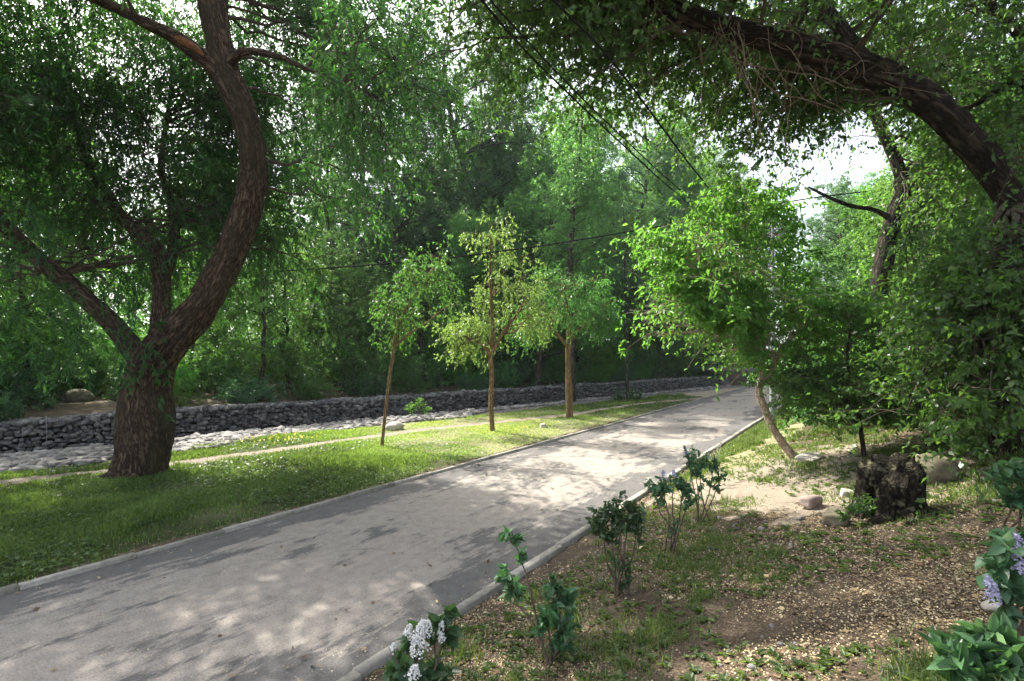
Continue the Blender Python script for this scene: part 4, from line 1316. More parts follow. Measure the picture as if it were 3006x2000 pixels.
# ------------------------------------------------------------------ boulders
def boulder(name, lbl, c, size, mat, rng, rz=0.0, ang=.25, sink=.25, cat='rock', group=None):
    n = 20
    th, ph = np.meshgrid(np.linspace(0, 2 * pi, 2 * n, endpoint=False), np.linspace(.02, pi - .02, n), indexing='ij')
    v = np.stack([np.cos(th) * np.sin(ph), np.sin(th) * np.sin(ph), np.cos(ph)], -1).reshape(-1, 3)
    r = np.full(len(v), 1.0)
    ax6 = np.vstack([np.eye(3), -np.eye(3)]) + rng.normal(size=(6, 3)) * .22
    for q_ in range(11 if ang > .2 else 9):                      # flat broken faces
        d = unit(ax6[q_]) if (ang > .2 and q_ < 6) else unit(rng.normal(size=3))
        h = rng.uniform(.48, .68) if (ang > .2 and q_ < 6) else rng.uniform(.7, .9) if ang > .2 else rng.uniform(.82, .97)
        dt = v @ d
        r = np.minimum(r, np.where(dt > .05, h / np.maximum(dt, .05), 9))
    o3 = rng.uniform(0, 50)
    r = r * (1 + (.04 if ang > .2 else .10) * noise3(*(v * 1.6 + o3).T) + .04 * noise3(*(v * 5 + o3).T))
    v = v * r[:, None] * np.array(size) / 2
    v = np.stack([v[:, 0] * cos(rz) - v[:, 1] * sin(rz), v[:, 0] * sin(rz) + v[:, 1] * cos(rz), v[:, 2] + size[2] * (.5 - sink)], 1) + np.array(c)
    i, j = np.meshgrid(np.arange(2 * n), np.arange(n - 1), indexing='ij')
    i2 = (i + 1) % (2 * n)
    m = MB()
    top = np.arange(2 * n) * n
    m.add(v, [np.stack([i * n + j, i * n + j + 1, i2 * n + j + 1, i2 * n + j], -1).reshape(-1, 4), top[None, :], (top + n - 1)[None, ::-1]], .6)
    o = m.build(name, mat, smooth=ang <= .2)
    return tag(o, lbl, cat, group)


rng = np.random.default_rng(51)
M['pinkrock'] = simple_mat('pink_rock', (.22, .165, .14), (.36, .28, .24), 7, .85, .5)
M['palerock'] = simple_mat('pale_rock', (.34, .31, .26), (.52, .48, .42), 9, .85, .5)
M['mossrock'] = simple_mat('mossy_rock', (.09, .08, .05), (.22, .19, .13), 6, .9, .6)
sc_ = lambda Y: K * Y / F


def rk(name, lbl, x, y, w, h, mat, ang=.3, rz=0., dep=.8, sink=.25, **k):
    p = gp(x, y)
    s = sc_(p[1]) * (1.25 if ang > .2 else 1)
    return boulder(name, lbl, p + np.array([0, w * s * dep * .3, 0]), (w * s, w * s * dep, h * s / (1 - sink) * 1.0), mat, rng, rz, ang, sink, **k)


rk('rock', 'flat-topped pinkish rock lying alone in the sunny bare soil left of the stump', 1876, 1172, 58, 24, M['pinkrock'], rz=.3, dep=.9)
rk('rock', 'grey-brown rock wedged against the front left foot of the stump', 1938, 1212, 62, 30, M['mossrock'], rz=.8, dep=1.0)
rk('boulder', 'rounded mossy boulder in the shade right behind the stump', 2166, 1112, 122, 62, M['mossrock'], .15, cat='boulder')
rk('rock', 'pale flat slab half buried beside the foot of the leaning pale trunk', 1880, 1062, 70, 12, M['palerock'], rz=.6, sink=.5)
rk('rock', 'pale low stone just behind the mossy boulder', 2130, 1068, 46, 20, M['palerock'], .15, sink=.4)
rk('rock', 'smooth pale rock in the grass beside the leaning young tree', 905, 990, 46, 18, M['palerock'], .15, rz=.3)
rk('boulder', 'brown boulder on the ground beyond the gabion wall left of the willow', 168, 925, 62, 30, M['mossrock'], .15, cat='boulder')
rk('rock', 'low grey stone sunk in soil between the pink rock and the stump', 1958, 1142, 40, 16, M['palerock'], sink=.5)
rk('stone', 'round white stone beside the kerb at the white lilac', 893, 1566, 22, 17, M['palerock'], .15, cat='stone')
rk('stone', 'oval pale stone by the purple lilac above the broad-leaved plant', 2296, 1411, 46, 20, M['palerock'], .15, cat='stone')
rk('stone', 'small square grey stone at the right side of the ditch near the thin grey tree', 1250, 985, 16, 9, M['palerock'], cat='stone')

# pebbles
n = 900
x, y = rng.uniform(-.5, 7, n), rng.uniform(2, 9, n)
k_ = (path_d(x, y) > .4) & (noise2(x * .8, y * .8, 77) > -.15)
x, y = x[k_], y[k_]
n = len(x)
q = rng.uniform(.015, .055, n) * np.where(rng.uniform(0, 1, n) < .1, 1.6, 1)
mb = MB()
rocks(mb, np.stack([x, y, ground(x, y) + q * .12], 1), np.stack([q, q * rng.uniform(.6, .9, n), q * .55], 1), rng)
mb.build('pebbles', M['rubble'])['kind'] = 'stuff'

# ------------------------------------------------------------------ rotten stump
p = gp(2045, 1205)
p[1] += .22
p[0] = (2045 * K - 512) / F * p[1]
p[2] = float(ground(p[0], p[1]))
stump = thing('tree_stump', 'dark rotten hollow tree stump with jagged rim and pale lichen patches', 'stump', p)
na, nz_ = 120, 40
th = np.linspace(0, 2 * pi, na, endpoint=False)
rim = .42 + .12 * np.cos(th - .9) + .10 * noise2(th * 1.2, 3.3, 61) + .10 * noise2(th * 4, 1.7, 62) + .14 * np.exp(-((th - 5.3 + 0) / .35) ** 2) + .20 * np.exp(-((th - 3.35) / .10) ** 2) + .08 * np.exp(-((th - .4) / .4) ** 2)
rim[-6:] = rim[-7] + (rim[0] - rim[-7]) * np.linspace(.15, .9, 6)
prof, zz_ = [], []
u = np.linspace(0, 1, nz_)
rad_ = .245 + .12 * np.exp(-u * 6)
V = []
for i_, uu in enumerate(u):
    z = -.12 + (rim + .12) * uu
    ru = rad_[i_] * (1 + .16 * np.cos(th - .6) - .10 * uu * np.cos(th - 3.6)) * (1 + .2 * noise2(np.cos(th) * 1.6, np.sin(th) * 1.6, 63) + .12 * np.cos(th * 5 + 1) * np.exp(-uu * 4)) + .055 * noise3(np.cos(th) * 4, np.sin(th) * 4, z * 1.6, 64) + .018 * noise3(np.cos(th) * 13, np.sin(th) * 13, z * 3, 65)
    V.append(np.stack([np.cos(th) * ru, np.sin(th) * ru, z], 1))
for uu in np.linspace(.92, .0, 14):
    ru = (.245 * uu * .86) * (1 + .2 * noise2(np.cos(th) * 2.2, np.sin(th) * 2.2, 66)) + .012 * noise3(np.cos(th) * 9, np.sin(th) * 9, uu * 9, 67)
    z = rim * (.80 + .2 * uu ** 2) - .02 - .16 * (1 - uu) ** .6 + .03 * noise3(np.cos(th) * uu * 6, np.sin(th) * uu * 6, 1, 68)
    z = z * (uu ** .3) + (.22) * (1 - uu ** .3)
    V.append(np.stack([np.cos(th) * ru, np.sin(th) * ru, z], 1))
V = np.array(V)
m_ = len(V)
i, j = np.meshgrid(np.arange(m_ - 1), np.arange(na), indexing='ij')
mb = MB()
vv = V.reshape(-1, 3) + p
bc = np.stack([V[..., 0], V[..., 1], V[..., 2] * 1.6], -1).reshape(-1, 3)
mb.add(vv, [np.stack([i * na + j, i * na + (j + 1) % na, (i + 1) * na + (j + 1) % na, (i + 1) * na + j], -1).reshape(-1, 4)], None, bc)


def stump_mat():
    m = bark_mat('rotten_wood', (.022, .018, .012), (.07, .055, .034), 16, .3, 1.0)
    nt = m.node_tree
    b = [n for n in nt.nodes if n.type == 'BSDF_PRINCIPLED'][0]
    src = b.inputs['Base Color'].links[0].from_socket
    at = nd(nt, 'ShaderNodeAttribute', attribute_name='barkco')
    n = nd(nt, 'ShaderNodeTexNoise', Scale=7.0, Detail=5.0, Roughness=.7)
    nt.links.new(at.outputs['Vector'], n.inputs['Vector'])
    c = mixc(nt, ramp(nt, n.outputs['Fac'], [(.55, (0, 0, 0)), (.62, (.9, .9, .9))]), src, (.20, .19, .11))
    nt.links.new(c, b.inputs['Base Color'])
    return m


M['stump'] = stump_mat()
mb.build('bole', M['stump'], stump, smooth=True)
mb = MB()
for a, ln, r0 in ((3.7, .40, .09), (4.6, .42, .10), (5.6, .40, .10)):
    k_ = np.linspace(.15, 1, 10)
    aa = a + .25 * np.sin(k_ * 4)
    x, y = p[0] + np.cos(aa) * k_ * ln, p[1] + np.sin(aa) * k_ * ln
    tubes(mb, np.stack([x, y, ground(x, y) + .10 * (1 - k_) - .01], 1), r0 * (1 - .75 * k_), 12, ref=(0, 0, 1), rough=dict(freq=20, flen=5, amp=.008, lump=.2))
mb.build('root', M['stump'], stump, smooth=True)

# fallen sticks
mb = MB()
n = 420
x, y = rng.uniform(-.6, 8, n), rng.uniform(1.9, 10, n)
k_ = path_d(x, y) > .3
x, y = x[k_], y[k_]
n = len(x)
a = rng.uniform(0, 2 * pi, n)
w_ = walk(np.stack([x, y, ground(x, y) + .012], 1), np.stack([np.cos(a), np.sin(a), 0 * a], 1), rng.uniform(.05, .35, n), 5, .12, 0, rng)
w_[..., 2] = ground(w_[..., 0], w_[..., 1]) + .012
tubes(mb, w_, taper(n, 6, rng.uniform(.0018, .004, n), .0012), 4)
mb.build('fallen_twigs', M['vine'])['kind'] = 'stuff'
q0, q1 = gp(2115, 1090), gp(2245, 1073)
k_ = np.linspace(0, 1, 14)[:, None]
q = q0 * (1 - k_) + q1 * k_
q[:, 2] = ground(q[:, 0], q[:, 1]) + .035 + .01 * np.sin(np.arange(14))
mb = MB()
tubes(mb, q, np.linspace(.022, .012, 14), 8, ref=(0, 0, 1), rough=dict(freq=30, flen=8, amp=.003, lump=.15))
tag(mb.build('fallen_branch', M['vine'], smooth=True), 'bare fallen branch lying on the dark soil between the boulder and the arching trunk', 'branch')

# ------------------------------------------------------------------ lilac bushes and broad-leaved plants
M['white_flower'] = simple_mat('white_flower', (.74, .74, .72), (.84, .84, .82), 40, .6, 0)
M['purple_flower'] = simple_mat('purple_flower', (.38, .36, .52), (.54, .52, .68), 40, .6, 0)
M['cream_flower'] = simple_mat('cream_flower', (.62, .58, .42), (.76, .73, .6), 40, .6, 0)
M['lilac_stem'] = simple_mat('lilac_stem', (.07, .05, .035), (.15, .11, .08), 20, .85, 0)


def panicle(mb, c, ax, ln, w, n, rng, fl=.011):
    t = rng.uniform(0, 1, n) ** .8
    ax = unit(np.asarray(ax, float))
    r = w / 2 * (1 - t * .75) * rng.uniform(.4, 1, n) ** .5
    s = unit(rng.normal(size=(n, 3)))
    s = unit(s - (s @ ax)[:, None] * ax)
    pos = c + ax * (t * ln)[:, None] + s * r[:, None]
    for a in (0, 1):
        x = unit(rng.normal(size=(n, 3)))
        leaves(mb, pos - x * fl / 2, x, s + rng.normal(size=(n, 3)) * .3, fl * 1.3, fl * .8, rng.uniform(0, 1, n), 'diamond', 0)


def lilac(lbl, base, stems, clumps, rng, leafs=.07, flowers=(), grp='lilac bushes along the path', name='lilac_bush', shape='heart', ratio=.72, hang=.25, mat='lilac', r0=.010):
    """stems: sketch polylines (x, y, dY); clumps: (x, y, dY, radius, leaves)"""
    p = np.asarray(base, float)
    Yb = p[1]
    t = thing(name, lbl, 'bush', p, grp)
    m = MB()
    for st in stems:
        q = spline([p + rng.normal(size=3) * np.array([.05, .05, 0]) - np.array([0, 0, .04])] + [P(a, b, Yb + d) for a, b, d in st], 24)
        q[2:-1] += rng.normal(size=(21, 3)) * .003
        tubes(m, q, np.linspace(r0, r0 * .35, 24), 6, ref=(.1, 1, .1))
    cl = []
    for x, y, d, r, n in clumps:
        c = P(x, y, Yb + d)
        n = int(n * (2.6 if leafs > .05 else 3.4))
        k = max(3, n // 9)
        e = c + unit(rng.normal(size=(k, 3))) * r * rng.uniform(.4, 1.25, (k, 1))
        b = c - np.array([0, 0, r * .9])
        tt = np.linspace(0, 1, 6)[None, :, None]
        w = b + (e - b)[:, None, :] * tt + np.array([0, 0, .18]) * r * np.sin(tt * pi)
        tubes(m, w, taper(k, 6, r0 * .4, r0 * .2), 4)
        cl.append((w, n))
    m.build('stems', M['lilac_stem'], t)
    m = MB()
    for w, n in cl:
        leaf_on(m, w, max(2, n // len(w)), .25, leafs, ratio, rng, shape, .75, hang, 1.0)
    m.build('foliage', M[mat], t)
    for x, y, d, ln, w, n, mt in flowers:
        m = MB()
        panicle(m, P(x, y, Yb + d), (rng.normal() * .3, rng.normal() * .2, 1), ln, w, n, rng, .011 if Yb < 4 else .014)
        m.build('flower_cluster', M[mt], t)
    return t


rng = np.random.default_rng(61)
# white lilac at the bottom
Yl = 2.75
bx_ = (965 * K - 512) / F * Yl
base = (bx_, Yl, float(ground(bx_, Yl)))
lilac('leafy lilac bush with white flower clusters beside the kerb, nearest the camera', base,
      [[(960, 1600, 0), (960, 1500, 0), (950, 1440, 0)], [(990, 1580, 0), (1020, 1480, .05), (1035, 1400, .05)], [(940, 1600, -.05), (920, 1540, -.1), (905, 1500, -.1)], [(985, 1600, .02), (1000, 1530, .1), (1000, 1450, .12)], [(950, 1620, -.1), (950, 1590, -.15), (945, 1565, -.2)]],
      [(960, 1560, 0, .10, 40), (915, 1530, -.08, .08, 22), (1005, 1540, .05, .10, 30), (1000, 1455, .05, .06, 14), (1035, 1400, .05, .05, 8), (1010, 1430, .02, .04, 8), (950, 1450, .03, .07, 14), (930, 1590, -.1, .10, 26), (985, 1600, 0, .1, 26), (1030, 1460, .05, .05, 8)], rng, .075,
      [(935, 1462, -.03, .06, .06, 70, 'white_flower'), (960, 1475, -.06, .11, .10, 190, 'white_flower'), (985, 1462, -.04, .08, .07, 110, 'white_flower'), (1012, 1455, 0, .07, .05, 80, 'white_flower'), (968, 1505, -.12, .10, .12, 200, 'white_flower'), (1018, 1478, -.02, .05, .05, 60, 'white_flower'), (950, 1560, -.2, .06, .09, 120, 'white_flower'), (902, 1502, -.1, .05, .04, 40, 'white_flower')])
# spindly lilac
b2_ = gp(1268, 1525)
lilac('spindly flowerless lilac with one bent bare stem and separate leaf tufts', b2_,
      [[(1240, 1440, 0), (1215, 1340, 0), (1195, 1275, .05), (1178, 1225, .05)], [(1230, 1440, 0), (1190, 1390, .05), (1172, 1340, .05)], [(1290, 1450, 0), (1285, 1390, 0), (1280, 1340, 0)], [(1265, 1460, 0), (1250, 1420, -.05)], [(1310, 1470, 0), (1310, 1420, .03), (1308, 1380, .03)]],
      [(1180, 1232, .05, .07, 16), (1196, 1268, .05, .06, 10), (1165, 1310, .05, .08, 18), (1180, 1345, .05, .09, 22), (1275, 1345, 0, .08, 18), (1300, 1375, 0, .09, 24), (1262, 1410, -.05, .12, 34), (1290, 1430, 0, .11, 32), (1240, 1440, 0, .08, 16), (1285, 1475, 0, .1, 22)], rng, .058)
# dense round-headed one
b3_ = gp(1428, 1372)
lilac('round-headed dense lilac on a sheaf of dark twisted stems', b3_,
      [[(1400, 1300, 0), (1388, 1230, 0), (1375, 1190, 0)], [(1415, 1300, .03), (1408, 1240, .05), (1410, 1170, .05)], [(1435, 1300, 0), (1440, 1240, 0), (1450, 1170, 0)], [(1450, 1310, .05), (1462, 1250, .05), (1470, 1200, .05)], [(1425, 1310, -.05), (1430, 1260, -.05), (1425, 1180, -.05)], [(1440, 1320, .05), (1425, 1260, .08), (1435, 1200, .08)]],
      [(1390, 1180, 0, .13, 60), (1420, 1170, 0, .13, 60), (1455, 1170, 0, .13, 60), (1375, 1205, 0, .12, 46), (1465, 1190, .05, .1, 40), (1400, 1225, 0, .12, 46), (1440, 1195, -.05, .11, 40), (1425, 1290, 0, .13, 26), (1435, 1330, 0, .11, 18), (1470, 1230, 0, .08, 12)], rng, .043)
b4_ = gp(1556, 1272)
lilac('thin-stemmed lilac with a faded purple bloom at its top, leaning left', b4_,
      [[(1540, 1200, 0), (1530, 1150, 0), (1522, 1105, 0)], [(1550, 1200, 0), (1548, 1150, 0), (1552, 1105, 0)], [(1560, 1210, 0), (1568, 1160, 0), (1580, 1110, 0)], [(1565, 1215, .05), (1580, 1170, .05), (1592, 1130, .05)], [(1545, 1220, -.05), (1520, 1180, -.05), (1510, 1140, 0)]],
      [(1515, 1120, 0, .12, 44), (1535, 1115, 0, .1, 34), (1580, 1120, .05, .12, 44), (1560, 1110, 0, .1, 26), (1590, 1145, 0, .1, 22), (1525, 1150, 0, .08, 14), (1575, 1160, 0, .08, 14), (1550, 1200, 0, .1, 10)], rng, .042,
      [(1530, 1105, -.03, .10, .07, 60, 'purple_flower'), (1553, 1100, -.03, .08, .06, 46, 'purple_flower')])
b5_ = gp(1622, 1202)
lilac('lilac with cream and pale blooms standing highest in the row, farthest from the camera', b5_,
      [[(1600, 1140, 0), (1590, 1090, 0), (1585, 1045, 0)], [(1615, 1140, 0), (1612, 1090, 0), (1612, 1055, 0)], [(1630, 1140, 0), (1640, 1090, 0), (1645, 1040, 0)], [(1640, 1150, .05), (1655, 1110, .05), (1660, 1080, .05)], [(1608, 1150, -.05), (1602, 1100, -.05), (1600, 1060, 0)]],
      [(1590, 1050, 0, .13, 50), (1612, 1060, 0, .13, 50), (1640, 1065, 0, .13, 50), (1655, 1090, .05, .1, 30), (1600, 1080, 0, .1, 30), (1630, 1100, 0, .1, 22), (1655, 1120, 0, .09, 16), (1605, 1120, 0, .08, 10)], rng, .042,
      [(1645, 1052, -.03, .2, .09, 90, 'cream_flower'), (1636, 1062, -.05, .1, .08, 50, 'cream_flower'), (1580, 1050, -.05, .09, .08, 50, 'purple_flower')])
# purple lilac at the right edge
b6_ = gp(2345, 1470)
lilac('lilac with pale purple flower clusters at the foot of the shady bank', b6_,
      [[(2340, 1400, 0), (2330, 1330, 0), (2340, 1250, 0)], [(2320, 1420, 0), (2300, 1380, 0), (2285, 1350, 0)], [(2360, 1400, 0), (2380, 1320, .1), (2370, 1230, .1)]],
      [(2330, 1290, 0, .1, 24), (2310, 1330, 0, .08, 16), (2345, 1250, .05, .1, 24), (2360, 1340, 0, .1, 24), (2320, 1390, 0, .08, 12), (2380, 1280, 0, .12, 26), (2330, 1230, .05, .07, 10), (2300, 1265, 0, .06, 8)], rng, .075,
      [(2284, 1385, -.08, .10, .08, 170, 'purple_flower'), (2277, 1350, -.08, .05, .05, 70, 'purple_flower'), (2345, 1290, -.05, .10, .08, 160, 'purple_flower'), (2342, 1320, -.05, .08, .07, 110, 'purple_flower'), (2350, 1255, -.04, .06, .06, 80, 'purple_flower')])
Yp = 2.35
x_ = (2260 * K - 512) / F * Yp
lilac('low broad-leaved plant with long pointed paired leaves in the near shade', (x_, Yp, float(ground(x_, Yp))),
      [[(2240, 1570, 0), (2220, 1500, 0)], [(2270, 1570, 0), (2270, 1480, 0)], [(2310, 1570, 0), (2320, 1500, 0)], [(2210, 1580, 0), (2190, 1530, 0)]],
      [(2230, 1495, 0, .07, 20), (2275, 1470, 0, .08, 20), (2325, 1500, 0, .08, 20), (2200, 1540, -.05, .08, 18), (2280, 1530, -.05, .09, 22), (2340, 1550, 0, .08, 18), (2240, 1560, -.1, .08, 16)], rng, .125, grp=None, name='leafy_plant', shape='oval', ratio=.34, hang=.1)
b8_ = gp(2352, 1220)
lilac('leafy lilac shoots without flowers beside the arching trunk', b8_,
      [[(2335, 1150, 0), (2320, 1090, 0)], [(2350, 1150, 0), (2345, 1070, 0)], [(2360, 1180, 0), (2340, 1150, 0)]],
      [(2315, 1085, 0, .12, 22), (2345, 1070, 0, .12, 24), (2335, 1130, 0, .12, 22), (2350, 1160, 0, .1, 16), (2365, 1110, 0, .14, 26)], rng, .075)
# sprig in front of the stump, weed on the ditch bank
b9_ = gp(1985, 1200)
lilac('low feathery green sprig growing against the front of the stump', b9_,
      [[(1980, 1170, 0), (1960, 1150, -.1)], [(1995, 1170, 0), (2020, 1150, -.1)], [(1985, 1165, 0), (1990, 1140, 0)]],
      [(1965, 1160, -.08, .12, 50), (2000, 1155, -.05, .13, 60), (2030, 1155, -.05, .1, 36), (1945, 1180, -.1, .08, 26)], rng, .035, grp=None, name='green_sprig', shape='oval', ratio=.5, mat='elm', r0=.004)
b10 = gp(962, 968)
lilac('bright green fern-like weed growing alone in front of the gabion wall', b10,
      [[(960, 950, 0), (950, 930, 0)], [(965, 945, 0), (975, 925, 0)]],
      [(945, 935, 0, .22, 60), (965, 925, 0, .22, 60), (980, 940, 0, .2, 50)], rng, .10, grp=None, name='ditch_weed', shape='diamond', ratio=.4, mat='maple', r0=.01)
b11 = gp(1443, 922)
lilac('greyish low weed clump around the foot of the thin grey tree', b11,
      [[(1435, 915, 0), (1425, 905, 0)], [(1450, 915, 0), (1458, 905, 0)]],
      [(1425, 908, 0, .45, 120), (1450, 908, -.1, .45, 120), (1470, 912, 0, .35, 80)], rng, .12, grp=None, name='weed_clump', shape='diamond', ratio=.5, mat='bluish', r0=.01)


# ------------------------------------------------------------------ grass, weeds, fallen leaves
def blades(mb, x, y, h, w, rng, lean=.45, tint=None):
    n = len(x)
    a = rng.uniform(0, 2 * pi, n)
    c, s = np.cos(a), np.sin(a)
    l = rng.uniform(.1, 1, n) * lean
    b = rng.uniform(0, 2 * pi, n)
    lx_, ly_ = np.cos(b) * l * h, np.sin(b) * l * h
    z = ground(x, y) - .008
    v = np.stack([
        np.stack([x - c * w / 2, y - s * w / 2, z], 1), np.stack([x + c * w / 2, y + s * w / 2, z], 1),
        np.stack([x + c * w * .4 + lx_ * .35, y + s * w * .4 + ly_ * .35, z + h * .6], 1), np.stack([x - c * w * .4 + lx_ * .35, y - s * w * .4 + ly_ * .35, z + h * .6], 1),
        np.stack([x + lx_, y + ly_, z + h * (1 - l * .3)], 1)], 1)
    k = (np.arange(n) * 5)[:, None]
    mb.add(v, [k + np.array([[0, 1, 2, 3]]), k + np.array([[3, 2, 4]])], np.repeat(rng.uniform(0, 1, n) if tint is None else tint, 5))


rng = np.random.default_rng(71)


def strip(n, ymin=4, ymax=46):
    """random spots in the turf left of the path, thinning with distance"""
    Y = ymin * (ymax / ymin) ** rng.uniform(0, 1, n)
    s = rng.uniform(-1.15, 1.0, n)
    x = Y * s
    d, g, q = path_d(x, Y), wall_g(x, Y), wall_s(x, Y)
    return x, Y, d, g, q


x, y, d, g, q = strip(1500000)
tr = np.abs(g - 7.7 - .25 * np.sin(q * .5)) < rng.uniform(.15, .38, len(x))
patch = noise2(x * 1.1, y * 1.1, 81) + .6 * noise2(x * 3.2, y * 3.2, 82)
edge_ = -PW - d
ok = (edge_ > .06) & (g > 5.5 + np.interp(q, [2, 6], [1.3, 0]) + .5 * noise2(q * .9, 5.5, 83)) & ~tr & (q < 28 + 2.5 * noise2(x * .8, y * .8, 87))
near = np.interp(edge_, [.1, .9, 1.6], [.10, .55, 1])
ok &= rng.uniform(0, 1, len(x)) < near * np.clip(.65 + .8 * patch, .08, 1)
x, y, edge_, g, patch = x[ok], y[ok], edge_[ok], g[ok], patch[ok]
cap = 175000
x, y, edge_, g, patch = x[:cap], y[:cap], edge_[:cap], g[:cap], patch[:cap]
print('blades', len(x))
tall = np.where((g < 6.4) & (noise2(x * .7, y * .7, 84) > 0), 1.7, 1.0)
dry = dry_sunlit(x, y)  # pales and shortens the blades: dry grass plus painted sunlight
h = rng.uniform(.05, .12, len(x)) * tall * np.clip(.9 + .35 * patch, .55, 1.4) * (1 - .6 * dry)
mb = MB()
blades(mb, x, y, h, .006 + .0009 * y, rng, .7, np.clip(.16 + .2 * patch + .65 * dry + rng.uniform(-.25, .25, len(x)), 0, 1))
# clover and plantain leaves between the blades
x, y, d, g, q = strip(160000)
ok = (-PW - d > .2) & (g > 5.6 + np.interp(q, [2, 6], [1.3, 0])) & (q < 28) & (np.abs(g - 7.7 - .25 * np.sin(q * .5)) > .4) & (noise2(x * .9, y * .9, 85) > -.25)
x, y = x[ok][:60000], y[ok][:60000]
n = len(x)
L = rng.uniform(.03, .07, n)
leaves(mb, np.stack([x, y, ground(x, y) + rng.uniform(.02, .065, n)], 1), np.stack([rng.normal(size=n), rng.normal(size=n), rng.normal(size=n) * .25 + .1], 1), np.stack([rng.normal(size=n) * .3, rng.normal(size=n) * .3, np.ones(n)], 1), L, L * .7, np.clip(.08 + .75 * dry_sunlit(x, y) + rng.uniform(-.2, .2, n), 0, 1), 'diamond')
o = mb.build('grass', M['grass'])
o['kind'] = 'stuff'
# dandelions
x, y, d, g, q = strip(9000, 9, 34)
ok = (-PW - d > .5) & (g > 5.6) & (noise2(x * .5, y * .5, 86) > .12) & (q < 40) & (y > 11)
x, y = x[ok][:380], y[ok][:380]
n = len(x)
mb = MB()
for _ in range(3):
    a = rng.normal(size=(n, 3)) * np.array([1, 1, .15])
    L = rng.uniform(.03, .045, n)
    leaves(mb, np.stack([x, y, ground(x, y) + rng.uniform(.09, .15, n)], 1) - unit(a) * L[:, None] / 2, a, np.array([0, 0, 1.0]) + rng.normal(size=(n, 3)) * .2, L, L, rng.uniform(0, 1, n), 'diamond', 0)
M['dandelion'] = simple_mat('dandelion_yellow', (.75, .5, .02), (.85, .62, .04), 30, .7, 0)
mb.build('dandelions', M['dandelion'])['kind'] = 'stuff'

# tufts and weeds on the right bank
nt_ = 5200
x, y = rng.uniform(-1.5, 9, nt_), 1.6 * (16 / 1.6) ** rng.uniform(0, 1, nt_)
d = path_d(x, y)
gr = noise2(x * .7, y * .7, 91) + .5 * noise2(x * 2, y * 2, 92)
bare_c = gp(1830, 1100)
bd = np.hypot((x - bare_c[0]) / 1.4, (y - bare_c[1]) / 1.8)
ok = (d > .3) & ((gr > -.2) | ((d < 1.3) & (y > 9))) & ((bd > 1) | (rng.uniform(0, 1, nt_) < .35)) & (rng.uniform(0, 1, nt_) < np.interp(d, [.3, 1.0, 1.9], [.05, .25, 1]))
x, y = x[ok], y[ok]
mb = MB()
k = rng.integers(14, 60, len(x))
X, Y = np.repeat(x, k), np.repeat(y, k)
sp = np.repeat(rng.uniform(.03, .13, len(x)), k)
X, Y = X + rng.normal(size=len(X)) * sp, Y + rng.normal(size=len(Y)) * sp
hh = np.repeat(rng.uniform(.04, .13, len(x)) * (1 + .6 * (noise2(x * .5, y * .5, 98) > .2)), k) * rng.uniform(.5, 1.1, len(X))
kk = path_d(X, Y) > .2
blades(mb, X[kk], Y[kk], hh[kk], (.004 + .0009 * Y)[kk], rng, 1.1, rng.uniform(0, .45, int(kk.sum())))
# verge beside the far kerb
Y = 8.5 * (26 / 8.5) ** rng.uniform(0, 1, 60000)
dd_ = rng.uniform(.2, 2.6, 60000)
s_ = (Y - 3.76 + dd_ * UX) / UY
X = -1.24 + s_ * UX + dd_ * UY
kk = (dd_ < .45 + .035 * Y + .4 * noise2(X, Y, 93)) & (rng.uniform(0, 1, 60000) < .75)
blades(mb, X[kk], Y[kk], rng.uniform(.04, .09, kk.sum()), .006 + .0009 * Y[kk], rng, .8, rng.uniform(0, .4, kk.sum()))
# rosettes of broad leaves
nr = 8000
x, y = rng.uniform(-1, 7, nr), 1.7 * (11 / 1.7) ** rng.uniform(0, 1, nr)
ok = (path_d(x, y) > .4) & (noise2(x * .9, y * .9, 94) > -.2)
x, y = x[ok], y[ok]
k = rng.integers(5, 12, len(x))
X, Y = np.repeat(x, k), np.repeat(y, k)
a = rng.uniform(0, 2 * pi, len(X))
L = np.repeat(rng.uniform(.018, .06, len(x)), k) * rng.uniform(.6, 1.1, len(X))
leaves(mb, np.stack([X, Y, ground(X, Y) + .012], 1), np.stack([np.cos(a), np.sin(a), rng.uniform(.1, .9, len(X))], 1), np.tile([0, 0, 1.0], (len(X), 1)) + rng.normal(size=(len(X), 3)) * .2, L, L * .45, rng.uniform(0, .45, len(X)), 'oval', .25)
mb.build('weeds', M['grass'])['kind'] = 'stuff'

# fallen seeds and leaves
mb = MB()
n = 260000
Y = 1.6 * (13 / 1.6) ** rng.uniform(0, 1, n)
X = rng.uniform(-1.0, 1.15, n) * Y
d = path_d(X, Y)
dens = np.clip(.66 + .9 * noise2(X * 1.1, Y * 1.1, 95) + .6 * noise2(X * 3.7, Y * 3.7, 96), .03, 1)
bd = np.hypot((X - bare_c[0]) / 1.5, (Y - bare_c[1]) / 1.9)
ok = (d > .13) & (rng.uniform(0, 1, n) < dens * np.where(bd < 1, .16, 1) * np.interp(d, [.1, .5, 1.2], [1, .9, 1]))
lx_, ly_ = X[ok], Y[ok]
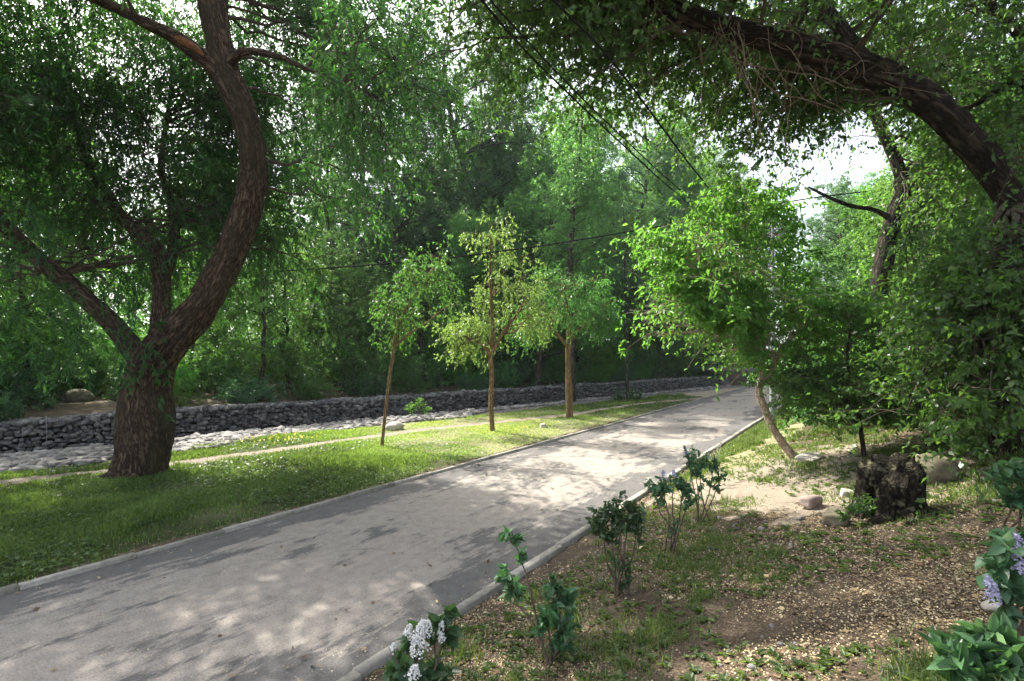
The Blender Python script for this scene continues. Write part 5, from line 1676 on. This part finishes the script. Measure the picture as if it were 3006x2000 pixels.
# a few on the path, many along the left kerb
n = 60000
Y = 4 * (24 / 4) ** rng.uniform(0, 1, n)
X = rng.uniform(-1.1, .9, n) * Y
d = -PW - path_d(X, Y)
ok = (d > .06) & (d < 3.4) & (rng.uniform(0, 1, n) < np.interp(d, [.06, .5, 1.1, 2.0, 3.0], [1, .9, .5, .1, .0]) * np.clip(.55 + .8 * noise2(X * 1.2, Y * 1.2, 97), .05, 1))
lx_, ly_ = np.concatenate([lx_, X[ok]]), np.concatenate([ly_, Y[ok]])
lz_ = ground(lx_, ly_) + rng.uniform(.004, .016, len(lx_))
Y = 2.2 * (20 / 2.2) ** rng.uniform(0, 1, 26000)
X = rng.uniform(-1.1, .9, 26000) * Y
d = path_d(X, Y)
e = np.minimum(-d, d + PW)
ok = (e > .03) & (rng.uniform(0, 1, 26000) < np.interp(e, [0, .35, 1], [.75, .22, .12]))
X, Y, d = X[ok], Y[ok], d[ok]
lx_, ly_ = np.concatenate([lx_, X]), np.concatenate([ly_, Y])
lz_ = np.concatenate([lz_, .030 + 0 * X])
n = len(lx_)
big_ = rng.uniform(0, 1, n)
L = np.where(big_ < .92, rng.uniform(.009, .021, n), rng.uniform(.03, .06, n)) * np.clip(.8 + .06 * ly_, 1, 2)
tn = np.where(big_ < .93, rng.uniform(.25, 1, n) ** .8, rng.uniform(0, .5, n))
leaves(mb, np.stack([lx_, ly_, lz_], 1), np.stack([rng.normal(size=n), rng.normal(size=n), rng.normal(size=n) * .25], 1), np.tile([0, 0, 1.0], (n, 1)) + rng.normal(size=(n, 3)) * .35, L, L * rng.uniform(.45, .75, n), tn, 'diamond', .1)
print('litter', n)
mb.build('fallen_leaves', M['litter'])['kind'] = 'stuff'


# ------------------------------------------------------------------ thin summer haze under the trees
m, nt, out = new_mat('thin_haze')
pv = nt.nodes.new('ShaderNodeVolumePrincipled')
pv.inputs['Color'].default_value = (.86, .94, 1, 1)
pv.inputs['Density'].default_value = .00035
pv.inputs['Anisotropy'].default_value = 0.0
nt.links.new(pv.outputs[0], out.inputs['Volume'])
mb = MB()
mb.box((0, 0, 17), (1500, 1500, 40))
mb.build('haze', m, attrs=False)['kind'] = 'stuff'

# ------------------------------------------------------------------ camera, light, world
cam = bpy.data.cameras.new('camera')
co = bpy.data.objects.new('camera', cam)
COL.objects.link(co)
co.location, co.rotation_euler = (0, 0, H), (radians(90), 0, 0)
cam.sensor_width, cam.lens = 36, 18
cam.shift_y = (HZ - 340.5) / 1024
cam.clip_start, cam.clip_end = .05, 3000
SC.camera = co
sl = bpy.data.lights.new('sun', 'SUN')
sl.energy, sl.angle, sl.color = 3.3, radians(.5), (1, .95, .86)
so = bpy.data.objects.new('sun', sl)
COL.objects.link(so)
so.rotation_euler = (pi / 2 - SUN_EL, 0, SUN_AZ + pi / 2)
w = bpy.data.worlds.new('World')
SC.world = w
w.use_nodes = True
nt = w.node_tree
bg = nt.nodes['Background']
sk = nt.nodes.new('ShaderNodeTexSky')
sk.sky_type = 'NISHITA'
sk.sun_disc = False
sk.sun_elevation, sk.sun_rotation = SUN_EL, pi / 2 - SUN_AZ
sk.air_density, sk.dust_density, sk.ozone_density = .7, 3.0, .3
hs = nt.nodes.new('ShaderNodeHueSaturation')
hs.inputs['Saturation'].default_value = .45
nt.links.new(sk.outputs[0], hs.inputs['Color'])
nt.links.new(hs.outputs[0], bg.inputs[0])
bg.inputs[1].default_value = .15
vs = SC.view_settings
vs.view_transform, vs.look, vs.gamma, vs.exposure = 'Standard', 'None', 1, 1.92
cy = SC.cycles
cy.max_bounces, cy.diffuse_bounces, cy.glossy_bounces, cy.transmission_bounces, cy.transparent_max_bounces = 6, 4, 2, 4, 4
cy.caustics_reflective = cy.caustics_refractive = False
cy.use_denoising = True
cy.denoiser = 'OPENIMAGEDENOISE'
cy.use_adaptive_sampling = True
cy.adaptive_threshold = .01
